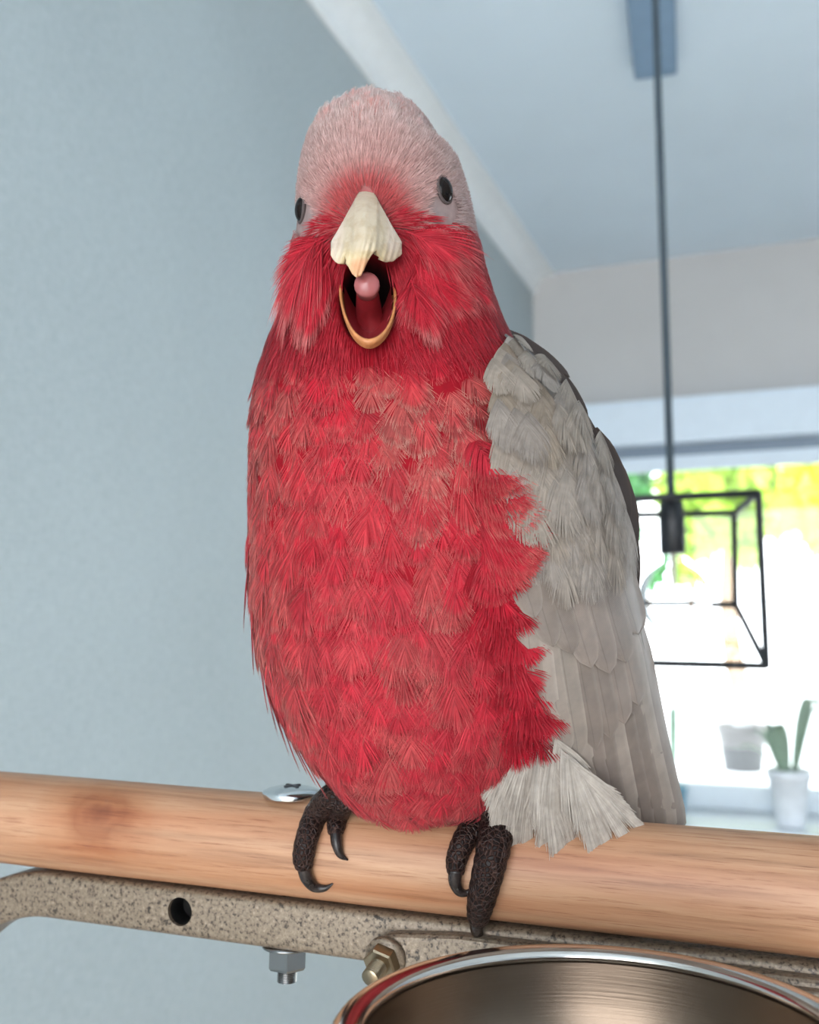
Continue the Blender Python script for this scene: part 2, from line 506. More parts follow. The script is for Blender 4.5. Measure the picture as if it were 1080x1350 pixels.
pl2 = [(0.17 * math.cos(a), 0.10 * math.sin(a), hz, 1.5, 0.03, M_leafp) for a, hz in ((0.1, .16), (0.8, .22), (1.7, .14), (2.4, .2), (3.3, .22), (4.2, .16), (5.3, .2))]
pot('dark_flower_pot', 'slate blue pot with pale leaves standing outside on the garden table', p2[0], 5.2, bz, 0.088, 0.115, 0.225, (9, 13, 20), pl2)
p3 = room_pt(897, 1045, YB - 0.02)
pl3 = [(0.05 * math.cos(a), 0.04 * math.sin(a), hz, 1.3, 0.012, plain('grass_leaf', (170, 205, 180), .5)) for a, hz in ((0.2, .17), (1.5, .22), (2.6, .15), (4.0, .2))]
pot('small_flower_pot', 'small glass-blue pot with thin upright leaves beside the wing tip on the sill', p3[0] - .02, p3[1], WZ0, 0.03, 0.038, 0.08, (120, 165, 185), pl3)

# ------------------------------------------------------------------ pendant lamp
M_black = plain('black_lamp_metal', (26, 28, 34), 0.45, var=0.1)
M_canopy = plain('lamp_ceiling_bar_blue_grey', (118, 148, 178), 0.5, var=0.03)
M_cord = plain('lamp_cord', (62, 74, 84), 0.7, var=0.1)
LD = 1.28
ltop = W(885, 655, LD)
lamp = empty('pendant_lamp', (ltop[0], ltop[1], ROOM_H), 'pendant lamp with black cage frame hanging on a long cord from a ceiling bar', 'lamp')
# ceiling bar: two front corners sit where the far end shows, running towards the camera
def ceil_pt(px, py, z=ROOM_H - 0.03):
    d = e2w_dir(E(px, py, 1.0)); k = (z - CAM[2]) / d[2]
    return CAM + d * k
c1 = ceil_pt(837, 106); c2 = ceil_pt(893, 100)
n1 = ceil_pt(818, -40); n2 = ceil_pt(894, -40)
far = (c1 + c2) / 2; near = (n1 + n2) / 2
dv = nrm(np.array([near[0] - far[0], near[1] - far[1], 0.0])); sv = np.array([-dv[1], dv[0], 0])
hw_ = 0.5 * np.linalg.norm((c2 - c1)[:2])
cordtop = np.array([ltop[0], ltop[1], ROOM_H - 0.03])
Lbar = np.dot(cordtop - far, dv) + 0.55
pts = []
for zz in (ROOM_H - 0.03, ROOM_H - 0.0005):
    for k, s in ((0, 1), (0, -1), (1, -1), (1, 1)):
        q = far + dv * (Lbar * k) + sv * s * hw_; pts.append((q[0], q[1], zz))
bm = bmesh.new(); vv = [bm.verts.new(p) for p in pts]
for q in ((0, 1, 2, 3), (7, 6, 5, 4), (0, 4, 5, 1), (1, 5, 6, 2), (2, 6, 7, 3), (3, 7, 4, 0)): bm.faces.new([vv[i] for i in q])
bmesh.ops.recalc_face_normals(bm, faces=bm.faces[:])
bmesh.ops.bevel(bm, geom=bm.edges[:], offset=0.003, segments=2, affect='EDGES')
bm_obj('ceiling_bar', bm, M_canopy, lamp)
v, f = tube([cordtop + (0, 0, .002), (ltop[0], ltop[1], (cordtop[2] + ltop[2]) / 2), ltop + (0, 0, -0.002)], 0.0052, 10)
mesh_obj('cord', v, f, M_cord, lamp)
# socket: stepped cylinder
def lathe(axis_pt, prof_, seg=24):
    v = []; f = []
    for a, b_ in prof_:
        for k in range(seg):
            th = 2 * math.pi * k / seg
            v.append((axis_pt[0] + a * math.cos(th), axis_pt[1] + a * math.sin(th), axis_pt[2] + b_))
    for i in range(len(prof_) - 1):
        for k in range(seg):
            f.append((i * seg + k, i * seg + (k + 1) % seg, (i + 1) * seg + (k + 1) % seg, (i + 1) * seg + k))
    return v, f
sh = 0.073
v, f = lathe(ltop, [(0.001, 0.004), (0.010, 0.004), (0.011, -0.004), (0.0155, -0.008), (0.0165, -0.03), (0.0165, -sh), (0.015, -sh - 0.001), (0.001, -sh - 0.001)])
mesh_obj('socket', v, f, M_black, lamp)
M_bulb, nt_, b_ = new_mat('clear_bulb_glass')
b_.inputs['Transmission Weight'].default_value = 1.0; b_.inputs['Roughness'].default_value = 0.0; b_.inputs['IOR'].default_value = 1.04
b_.inputs['Base Color'].default_value = (0.97, 0.99, 1, 1)
rb = 0.046
prof_b = [(0.013, -sh), (0.0135, -sh - 0.012)]
zc_ = -sh - 0.058
for k in range(1, 15):
    a = math.radians(28 + (180 - 28) * k / 14)
    prof_b.append((max(0.0006, rb * math.sin(a)), zc_ + rb * math.cos(a)))
v, f = lathe(ltop, prof_b, 32)
bulb = mesh_obj('bulb', v, f, M_bulb, lamp)
v, f = tube([ltop + (0, 0, -sh), ltop + (0, 0, -sh - 0.045), ltop + (0, 0, -sh - 0.06)], [0.004, 0.0035, 0.001], 10)
mesh_obj('filament_stem', v, f, plain('filament_glass', (205, 196, 186), 0.3), bulb)
# cage
fd, bd = LD - 0.085, LD + 0.10
fr = [W(766, 661, fd), W(1000, 650, fd), W(1011, 878, fd), W(775, 872, fd)]
bk = [W(800, 680, bd), W(968, 676, bd), W(970, 797, bd), W(804, 797, bd)]
cage = mesh_obj('cage_frame', *tube([fr[0], fr[1]], 0.0046, 8), M_black, lamp)
def bar(a, b_, r=0.0046):
    v_, f_ = tube([a, b_], r, 8); mesh_obj('frame_bar', v_, f_, M_black, cage, smooth=False)
for i in range(4):
    if i != 0: bar(fr[i], fr[(i + 1) % 4])
    bar(bk[i], bk[(i + 1) % 4]); bar(fr[i], bk[i])
tc = (np.array(fr[0]) + fr[1]) / 2
bar(ltop + (0, 0, -.001), (np.array(fr[0]) * .49 + np.array(fr[1]) * .51)); bar(ltop + (0, 0, -.001), (bk[0] + bk[1]) / 2)

# ------------------------------------------------------------------ perch
PR = 0.018
PL = E(0, 1076, 0.413); PRt = E(1080, 1181, 0.3085)
axE = nrm(PRt - PL)
PLx = PL - axE * 0.12; PRx = PRt + axE * 0.10
def perch_depth(px, py):
    """depth where the sight line of a pixel meets the dowel (or its top/bottom tangent)"""
    d = nrm(E(px, py, 1.0)); o = -PL
    dd = d - axE * np.dot(d, axE); oo = o - axE * np.dot(o, axE)
    A = dd @ dd; B = 2 * dd @ oo; C_ = oo @ oo - PR * PR
    disc = B * B - 4 * A * C_
    t = (-B - math.sqrt(max(disc, 0))) / (2 * A)
    return t * d[2]
pc0 = e2w(PLx); pc1 = e2w(PRx)
plen = np.linalg.norm(pc1 - pc0)
axW = nrm(pc1 - pc0)
upW = nrm(np.array([0, 0, 1.0]) - axW * axW[2]); frW = np.cross(axW, upW)   # frW points to the camera side
if np.dot(frW, CAM - (pc0 + pc1) / 2) < 0: frW = -frW
PM = (pc0 + pc1) / 2
def pf(s, u, n):   # perch frame -> world
    return PM + axW * s + upW * u + frW * n
# knot position in perch-local coordinates
kp = e2w(E(128, 1074, perch_depth(128, 1074))) - PM
KNOT = np.array([kp @ axW, kp @ frW, kp @ upW])
KNOT_OFF = (-KNOT[0] - 0.006, -KNOT[1] * 1.5 - 0.006, -KNOT[2] * 1.5 - 0.006)
M_wood = m_wood()
seg = 64; rows = [(-plen / 2, PR * 0.9), (-plen / 2 + 0.0015, PR), (plen / 2 - 0.0015, PR), (plen / 2, PR * 0.9)]
xs = np.concatenate([[-plen / 2], np.linspace(-plen / 2 + 0.0015, plen / 2 - 0.0015, 40), [plen / 2]])
v = []; f = []
for i, xx in enumerate(xs):
    r = PR * 0.92 if i in (0, len(xs) - 1) else PR * (1 + 0.004 * math.sin(xx * 40))
    for k in range(seg):
        a = 2 * math.pi * k / seg
        v.append((xx, r * math.cos(a), r * math.sin(a)))
for i in range(len(xs) - 1):
    for k in range(seg):
        f.append((i * seg + k, i * seg + (k + 1) % seg, (i + 1) * seg + (k + 1) % seg, (i + 1) * seg + k))
f.append(tuple(range(seg - 1, -1, -1))); f.append(tuple(range((len(xs) - 1) * seg, len(xs) * seg)))
perch = mesh_obj('wooden_perch', v, f, M_wood, None, True, loc=(0, 0, 0))
perch.matrix_world = Matrix(((axW[0], frW[0], upW[0], PM[0]), (axW[1], frW[1], upW[1], PM[1]), (axW[2], frW[2], upW[2], PM[2]), (0, 0, 0, 1)))
setp(perch, 'round pale wooden dowel perch with a knot, under the bird', 'perch')

def perch_s(px, py):
    """perch-frame coordinates of the pixel's sight line at the plane n = const is solved by caller"""
    return None
def pixel_on_plane(px, py, n_off):
    d = e2w_dir(E(px, py, 1.0))
    t = ((PM + frW * n_off - CAM) @ frW) / (d @ frW)
    q = CAM + d * t - PM
    return q @ axW, q @ upW

# ------------------------------------------------------------------ bracket (painted steel) below the perch
M_ham = m_hammer()
bracket = empty('perch_bracket', pf(0, -PR - 0.01, 0), 'taupe hammertone steel bracket bar bolted under the wooden perch', 'bracket')
NF = 0.009           # front face of the bar, in front of the perch axis
s_a, u_a = pixel_on_plane(150, 1146, NF); s_b, u_b = pixel_on_plane(380, 1180, NF)
s_c, u_c = pixel_on_plane(150, 1207, NF); s_d, u_d = pixel_on_plane(380, 1247, NF)
bar_top = -PR + 0.0005; 
bar_h = 0.5 * ((u_a - u_c) + (u_b - u_d))
bar_top = min(0.5 * (u_a + u_b), -PR - 0.0002)
ucen = bar_top - bar_h / 2
# sweep a rounded rectangle along the bent centre line
sL, _ = pixel_on_plane(62, 1150, NF)
path = []
sR = plen / 2 - 0.01
for s in np.linspace(sR, sL, 24): path.append((s, ucen))
Rb = 0.060
for a in np.linspace(0, math.radians(78), 16)[1:]:
    path.append((sL - Rb * math.sin(a), ucen - Rb * (1 - math.cos(a))))
ex, ey = path[-1]; a = math.radians(78)
for k in range(1, 6):
    path.append((ex - math.cos(a) * 0.03 * k, ey - math.sin(a) * 0.03 * k))
path = np.array(path); tn = nrm(np.gradient(path, axis=0))
hh = bar_h / 2; th_ = 0.009
crn = []
rr = 0.0028
for (cx_, cy_, a0) in ((th_ - rr, hh - rr, 0), (-th_ + rr, hh - rr, 90), (-th_ + rr, -hh + rr, 180), (th_ - rr, -hh + rr, 270)):
    for k in range(5):
        an = math.radians(a0 + 90 * k / 4); crn.append((cx_ + rr * math.cos(an), cy_ + rr * math.sin(an)))
nc = len(crn); v = []; f = []
for (s, u), t in zip(path, tn):
    nx = np.array([t[1], -t[0]])       # in-plane normal, pointing up on the straight run
    if nx[1] < 0 and abs(t[0]) > 0.5: nx = -nx
    for (n_, h_) in crn:
        v.append(pf(s + nx[0] * h_, u + nx[1] * h_, n_))
for i in range(len(path) - 1):
    for k in range(nc):
        f.append((i * nc + k, i * nc + (k + 1) % nc, (i + 1) * nc + (k + 1) % nc, (i + 1) * nc + k))
f.append(tuple(range(nc))); f.append(tuple(range((len(path) - 1) * nc + nc - 1, (len(path) - 1) * nc - 1, -1)))
bm = bmesh.new(); vv = [bm.verts.new(p) for p in v]
for q in f: bm.faces.new([vv[i] for i in q])
bmesh.ops.recalc_face_normals(bm, faces=bm.faces[:])
barobj = bm_obj('bracket_bar', bm, M_ham, bracket, smooth=True)
# bolt hole cut through the bar
hs, hu = pixel_on_plane(237, 1202, NF)
cv, cf = tube([pf(hs, hu, -0.002), pf(hs, hu, 0.03)], 0.0052, 32)
cut = mesh_obj('cutter', cv, cf, None)
bm = bmesh.new(); bm.from_mesh(cut.data); bmesh.ops.recalc_face_normals(bm, faces=bm.faces[:]); bm.to_mesh(cut.data); bm.free()
md = barobj.modifiers.new('hole', 'BOOLEAN'); md.object = cut; md.operation = 'DIFFERENCE'; md.solver = 'EXACT'
dg = bpy.context.evaluated_depsgraph_get()
newme = bpy.data.meshes.new_from_object(barobj.evaluated_get(dg))
barobj.modifiers.clear(); barobj.data = newme
bpy.data.objects.remove(cut, do_unlink=True)
try:
    newme.set_sharp_from_angle(angle=math.radians(40))
except Exception:
    pass
# dark sleeve added to paint the shade inside the hole
M_dark = plain('hole_shade', (22, 20, 19), 0.7)
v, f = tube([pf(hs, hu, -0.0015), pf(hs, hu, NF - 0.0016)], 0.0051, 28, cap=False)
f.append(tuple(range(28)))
mesh_obj('bolt_hole_shade', v, f, M_dark, bracket)

# bowl carrier plate bolted to the bar: stepped pressed plate with a rounded left end
def plate(name, pix, n_front, thick, mat, parent, bev=0.0012):
    pts2 = [pixel_on_plane(x, y, n_front) for x, y in pix]
    bm_ = bmesh.new()
    a = [bm_.verts.new(pf(s, u, n_front)) for s, u in pts2]
    b2 = [bm_.verts.new(pf(s, u, n_front - thick)) for s, u in pts2]
    n = len(a)
    bm_.faces.new(a); bm_.faces.new(b2[::-1])
    for i in range(n): bm_.faces.new((a[i], b2[i], b2[(i + 1) % n], a[(i + 1) % n]))
    bmesh.ops.recalc_face_normals(bm_, faces=bm_.faces[:])
    ed = [e for e in bm_.edges if all(v_ in a for v_ in e.verts)]
    bmesh.ops.bevel(bm_, geom=ed, offset=bev, segments=3, affect='EDGES', profile=0.5)
    return bm_obj(name, bm_, mat, parent)
NP = NF + 0.0055
carrier = empty('bowl_carrier', pf(0.02, -0.05, NP), 'taupe hammertone carrier plate between the bracket bar and the bowl', 'bracket')
arc = [(486 + 34 - 34 * math.cos(math.radians(a)), 1262 - 30 * math.sin(math.radians(a))) for a in (-60, -30, 0, 25, 50, 70, 88)]
plate('carrier_plate', arc + [(600, 1234), (800, 1258), (1000, 1283), (1180, 1306), (1180, 1420), (700, 1400), (520, 1300)], NP, 0.006, M_ham, carrier, 0.0022)
NP2 = NP + 0.004
plate('carrier_tab', [(1016, 1302), (1180, 1320), (1180, 1400), (1016, 1400)], NP2, 0.005, M_ham, carrier, 0.0012)

# ------------------------------------------------------------------ bolts
M_zinc = m_steel('zinc_plated_steel', 0.2, (134, 134, 134))
M_brassy = m_steel('yellowed_zinc', 0.28, (150, 134, 112))
def hexnut(c, axis, r, h, mat, parent, hole=0.0):
    axis = nrm(axis); ref = np.array([0.3, 0.8, 0.1]); a = nrm(np.cross(axis, ref)); b2 = np.cross(axis, a)
    bm_ = bmesh.new(); rings = []
    for (rad, hh_) in ((r * 0.93, 0), (r, h * 0.12), (r, h * 0.88), (r * 0.9, h)):
        rings.append([bm_.verts.new(c + axis * hh_ + rad * (math.cos(k * math.pi / 3 + .75) * a + math.sin(k * math.pi / 3 + .75) * b2)) for k in range(6)])
    for i in range(3):
        for k in range(6): bm_.faces.new((rings[i][k], rings[i][(k + 1) % 6], rings[i + 1][(k + 1) % 6], rings[i + 1][k]))
    bm_.faces.new(rings[0][::-1]); bm_.faces.new(rings[3])
    bmesh.ops.recalc_face_normals(bm_, faces=bm_.faces[:])
    return bm_obj('nut', bm_, mat, parent)
def threaded(c0, c1, r, parent, mat, name='threaded_end'):
    n = 36
    q = c0 + (c1 - c0) * np.linspace(0, 1, n)[:, None]
    rad = r * (1 + 0.07 * np.where(np.arange(n) % 4 < 2, 1, -1)); rad[-1] = r * 0.8
    v_, f_ = tube(q, rad, 16); return mesh_obj(name, v_, f_, mat, parent)
# carriage bolt through perch and bar
bs, _ = pixel_on_plane(385, 1056, 0.0)
topc = pf(bs, PR + 0.0002, 0)
bolt = empty('carriage_bolt', pf(bs, -PR - bar_h, 0), 'shiny domed bolt passing down through perch and bar beside the foot', 'bolt')
hr = 0.0112
prof_ = [(hr * 0.96, -0.0008), (hr, 0.0004), (hr * 0.98, 0.0012), (hr * 0.84, 0.0020), (hr * 0.6, 0.0027), (hr * 0.32, 0.0031), (hr * 0.05, 0.0032)]
v = []; f = []; sg = 40
for a, b2 in prof_:
    for k in range(sg):
        t = 2 * math.pi * k / sg; v.append(topc + axW * a * math.cos(t) + frW * a * math.sin(t) + upW * b2)
for i in range(len(prof_) - 1):
    for k in range(sg): f.append((i * sg + k, i * sg + (k + 1) % sg, (i + 1) * sg + (k + 1) % sg, (i + 1) * sg + k))
f.append(tuple(range((len(prof_) - 1) * sg, len(prof_) * sg)))
head = mesh_obj('bolt_head', v, f, m_steel('polished_bolt_steel', 0.2, (226, 230, 232)), bolt)
M_slot = plain('slot_dark', (60, 62, 66), 0.5)
for ang in (0.5, 0.5 + math.pi / 2):
    dA = axW * math.cos(ang) + frW * math.sin(ang); dB = -axW * math.sin(ang) + frW * math.cos(ang)
    cc = topc + upW * 0.0028
    vv = [cc + dA * a + dB * b2 + upW * h for h in (0, 0.0008) for a, b2 in ((-.0035, -.0006), (.0035, -.0006), (.0035, .0006), (-.0035, .0006))]
    mesh_obj('slot', vv, [(0, 3, 2, 1), (4, 5, 6, 7), (0, 1, 5, 4), (1, 2, 6, 5), (2, 3, 7, 6), (3, 0, 4, 7)], M_slot, head, smooth=False)
ubot = bar_top - bar_h
v, f = tube([pf(bs, ubot, 0), pf(bs, PR, 0)], 0.003, 12); mesh_obj('bolt_shank', v, f, M_zinc, bolt)
hexnut(pf(bs, ubot, 0), -upW, 0.0076, 0.0085, M_zinc, bolt)
threaded(pf(bs, ubot - 0.008, 0), pf(bs, ubot - 0.0135, 0), 0.0034, bolt, M_zinc)
v, f = tube([pf(bs + 0.0, ubot, 0), pf(bs, ubot - 0.0008, 0)], 0.0095, 28); mesh_obj('washer', v, f, M_zinc, bolt)
# bolt of the bowl carrier
cs, cu = pixel_on_plane(509, 1262, NP)
cb = pf(cs, cu, NP)
bax = nrm(frW - upW * 0.30 - axW * 0.10)
bolt2 = empty('carrier_bolt', cb, 'yellowish hex nut and bolt end beside the rim of the bowl', 'bolt')
v, f = tube([cb - bax * 0.001, cb + bax * 0.0012], 0.0072, 32); mesh_obj('washer', v, f, M_ham, bolt2)
hexnut(cb + bax * 0.001, bax, 0.0062, 0.0048, M_brassy, bolt2)
threaded(cb + bax * 0.004, cb + bax * 0.0125, 0.0030, bolt2, M_brassy)

# ------------------------------------------------------------------ steel bowl
M_bowl = m_steel('polished_bowl_steel', 0.13, (208, 202, 196))
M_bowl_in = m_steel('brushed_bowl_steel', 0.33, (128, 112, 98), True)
rimfar = W(738, 1246, 0.304)
fwdW = np.array([-sy_, cy, 0.0])
BR = 0.0655
bc = rimfar - fwdW * BR
bowl = empty('feeding_bowl', (bc[0], bc[1], bc[2] - 0.045), 'round stainless steel feeding bowl with rolled rim, cut by the lower edge', 'bowl')
def rev(prof_, seg=96):
    v_ = []; f_ = []
    for a, b2 in prof_:
        for k in range(seg):
            t = 2 * math.pi * k / seg; v_.append((bc[0] + a * math.cos(t), bc[1] + a * math.sin(t), bc[2] + b2))
    for i in range(len(prof_) - 1):
        for k in range(seg): f_.append((i * seg + k, i * seg + (k + 1) % seg, (i + 1) * seg + (k + 1) % seg, (i + 1) * seg + k))
    return v_, f_
body_prof = [(BR - 0.0045, -0.0022)] + [(BR - 0.0045 - 0.004 * t - 0.010 * t ** 3, -0.0022 - 0.034 * t) for t in np.linspace(0.05, 1, 12)] + [(BR * 0.66, -0.0425), (BR * 0.55, -0.0445), (0.0005, -0.0448)]
v, f = rev([(a, b2) for a, b2 in body_prof]); mesh_obj('bowl_inside', v, f, M_bowl_in, bowl)
v, f = rev([(max(a + 0.0010, 0.001), b2 - 0.0010) for a, b2 in body_prof]); mesh_obj('bowl_outside', v, f, M_bowl, bowl)
rimp = []
for k in range(15):
    a = math.radians(215 - 250 * k / 14 + 0)
    rimp.append((BR - 0.0036 + 0.0042 * math.cos(a), -0.0014 + 0.0026 * math.sin(a)))
rimp.append((BR + 0.0004, -0.0058))
v, f = rev(rimp); mesh_obj('bowl_rim', v, f, M_bowl, bowl)
#BIRD#
# ------------------------------------------------------------------ the bird
# body outline by height: image row -> left, right edge (pixels at the axis depth), axis depth, half depth
rows_b = np.array([
    [134, 484, 496, .350, .0010], [137, 466, 514, .350, .0075], [142, 452, 530, .350, .0125], [151, 437, 547, .350, .0175],
    [166, 421, 562, .350, .0220], [185, 409, 574, .350, .0252], [196, 405, 581, .350, .0263], [206, 402, 594, .350, .0272], [216, 400, 602, .350, .0280], [230, 397, 607, .350, .0288],
    [260, 394, 616, .350, .0298], [290, 393, 622, .350, .0300], [320, 390, 628, .350, .0305], [350, 384, 635, .350, .0315],
    [385, 378, 645, .351, .0325], [420, 370, 658, .352, .0340], [450, 358, 672, .353, .0365], [485, 346, 694, .353, .0400],
    [520, 337, 716, .353, .0435], [560, 333, 735, .353, .0465], [620, 331, 756, .353, .0500], [690, 330, 770, .353, .0525],
    [760, 330, 775, .352, .0525], [820, 336, 772, .351, .0505], [880, 349, 764, .350, .0470], [930, 367, 748, .349, .0430],
    [970, 390, 730, .348, .0385], [1005, 416, 708, .347, .0330], [1035, 440, 684, .346, .0270], [1056, 462, 655, .346, .0205],
    [1070, 490, 625, .346, .0130], [1078, 540, 572, .346, .0030]])
YT = np.arange(134, 1079, 1.0)
def table(k, sig=5):
    t = np.interp(YT, rows_b[:, 0], rows_b[:, k])
    kern = np.exp(-0.5 * (np.arange(-15, 16) / sig) ** 2); kern /= kern.sum()
    ext = np.concatenate([2 * t[0] - t[15:0:-1], t, 2 * t[-1] - t[-2:-17:-1]])
    sm = np.convolve(ext, kern, 'valid')
    w = np.clip(np.minimum(YT - 134, 1078 - YT) / 20.0, 0, 1)
    return t * (1 - w) + sm * w
TXL, TXR, TDC, THD = table(1), table(2), table(3), table(4)
def body(py, phi):
    """eye-frame point of the body surface; phi 0 = image right, 90 deg = facing the camera"""
    py = np.clip(np.asarray(py, float), 134, 1078)
    xl = np.interp(py, YT, TXL); xr = np.interp(py, YT, TXR); dc = np.interp(py, YT, TDC); hd = np.interp(py, YT, THD)
    cx = (xl + xr) / 2; hx = (xr - xl) / 2
    x = (cx + hx * np.cos(phi) - 540) / FPX * dc
    y = (675 - py) / FPX * dc
    z = dc - hd * np.sin(phi)
    y = y * np.ones_like(x)
    return np.stack([x, y, z], -1)
def proj(e):
    return 540 + FPX * e[..., 0] / e[..., 2], 675 - FPX * e[..., 1] / e[..., 2]
def body_frame(py, phi):
    p = body(py, phi)
    dp = body(py, phi + 0.01) - body(py, phi - 0.01)
    dy = body(np.asarray(py) + 2, phi) - body(np.asarray(py) - 2, phi)
    n = nrm(np.cross(dp, dy))
    cen = p - body(py, phi + math.pi)
    sgn = np.sign((n * cen).sum(-1, keepdims=True)); sgn[sgn == 0] = 1
    return p, n * sgn, nrm(dy)
def sstep(a, b_, x):
    t = np.clip((x - a) / (b_ - a), 0, 1); return t * t * (3 - 2 * t)
MOUTH = (485, 396, 40, 62)
def mouth_r(x, y):
    return np.sqrt(((x - MOUTH[0]) / MOUTH[2]) ** 2 + ((y - MOUTH[1]) / MOUTH[3]) ** 2)

L3 = lambda c: np.array(lin(c))
CRIM, CRIM2, ROSE, GREYP, PALE, WHITEP = L3((204, 20, 46)), L3((170, 10, 32)), L3((214, 56, 70)), L3((184, 128, 112)), L3((214, 176, 170)), L3((222, 208, 195))
GREYW = L3((196, 185, 174))
def mix3(a, b_, t):
    t = np.asarray(t)[..., None]; return a * (1 - t) + b_ * t
def vnoise(p, scale, seed=0):
    """cheap smooth value noise on 3-D points"""
    q = np.asarray(p) * scale + seed * 17.3
    return (np.sin(q[..., 0] * 1.7 + 2.1 * np.sin(q[..., 1] * 1.3 + seed)) + np.sin(q[..., 1] * 1.9 + 1.7 * np.sin(q[..., 2] * 1.1 + q[..., 0] * .7)) + np.sin(q[..., 2] * 1.5 + q[..., 0] * 1.1 + seed)) / 6 + 0.5

root_w = W(540, 1065, 0.348)
bird = empty('cockatoo', root_w, 'pink and grey cockatoo with open beak perched on the wooden dowel', 'bird')
M_plume = m_plume('soft_plumage')
M_skin = m_plume('body_skin', 0.8, 0.0)

# --- continuous body mesh
pys = np.concatenate([np.linspace(134, 160, 14)[:-1], np.linspace(160, 1050, 230), np.linspace(1050, 1078, 12)[1:]])
phis = np.linspace(0, 2 * math.pi, 241)[:-1]
PY, PH = np.meshgrid(pys, phis, indexing='ij')
Bp = body(PY, PH)
bx, by = proj(Bp)
front = np.sin(PH) > 0.2
mr = mouth_r(bx, by)
dent = np.where(front, sstep(1.0, 0.55, mr), 0)
Bp = Bp + dent[..., None] * np.array([0, 0, 0.030])
# slight hollow of the face beside the bill, and brow
brow = np.where(front, np.exp(-((bx - 484) / 60) ** 2 - ((by - 300) / 40) ** 2), 0)
def base_colour(bx, by, PH, P):
    c = np.broadcast_to(CRIM2, P.shape).copy()
    headm = sstep(335, 300, by)
    c = mix3(c, PALE * 0.8, headm)
    backm = sstep(-0.05, -0.35, np.sin(PH)) * sstep(430, 480, by)
    c = mix3(c, GREYW * 0.8, backm)
    return c
bcol = base_colour(bx, by, PH, Bp)
for ex_, ey_ in ((577, 279), (407, 291)):
    bcol = mix3(bcol, L3((168, 148, 146)), np.where(front, np.exp(-((bx - ex_) / 30) ** 2 - ((by - ey_) / 28) ** 2), 0))
bcol = mix3(bcol, L3((190, 50, 58)), np.where(front, np.exp(-((bx - 483) / 34) ** 2 - ((by - 280) / 40) ** 2), 0))
bcol = mix3(bcol, L3((34, 5, 7)), np.where(front, sstep(1.1, 0.8, mr), 0))
nph = len(phis); npy = len(pys)
idx = np.arange(npy * nph).reshape(npy, nph)
q = np.stack([idx[:-1], np.roll(idx, -1, 1)[:-1], np.roll(idx, -1, 1)[1:], idx[1:]], -1).reshape(-1, 4)
bodyo = mesh_obj('body', e2w(Bp.reshape(-1, 3)), q, M_skin, bird, True, cols=bcol.reshape(-1, 3))
for (yy, nm) in ((0, 0), (npy - 1, 1)):
    pass

# --- barb plumage
class Barbs:
    def __init__(self): self.v = []; self.c = []; self.n = 0; self.nn = []
    def add(self, nodes, side, wid, col):
        """nodes (B,S,3), side (B,S,3), wid (B,S), col (B,S,3)"""
        a = nodes - side * wid[..., None] * 0.5; b_ = nodes + side * wid[..., None] * 0.5
        self.v.append(np.stack([a, b_], 2)); self.c.append(np.stack([col, col], 2))
    def build(self, name, parent, mat, kind='stuff', label=None):
        vv = []; cc = []; ff = []; off = 0
        for v_, c_ in zip(self.v, self.c):
            B, S = v_.shape[:2]
            ii = np.arange(B * S * 2).reshape(B, S, 2) + off
            ff.append(np.stack([ii[:, :-1, 0], ii[:, :-1, 1], ii[:, 1:, 1], ii[:, 1:, 0]], -1).reshape(-1, 4))
            vv.append(v_.reshape(-1, 3)); cc.append(c_.reshape(-1, 3)); off += B * S * 2
        o = mesh_obj(name, e2w(np.concatenate(vv)), np.concatenate(ff), mat, parent, True, cols=np.concatenate(cc), kind=kind)
        if label: o['label'] = label
        return o

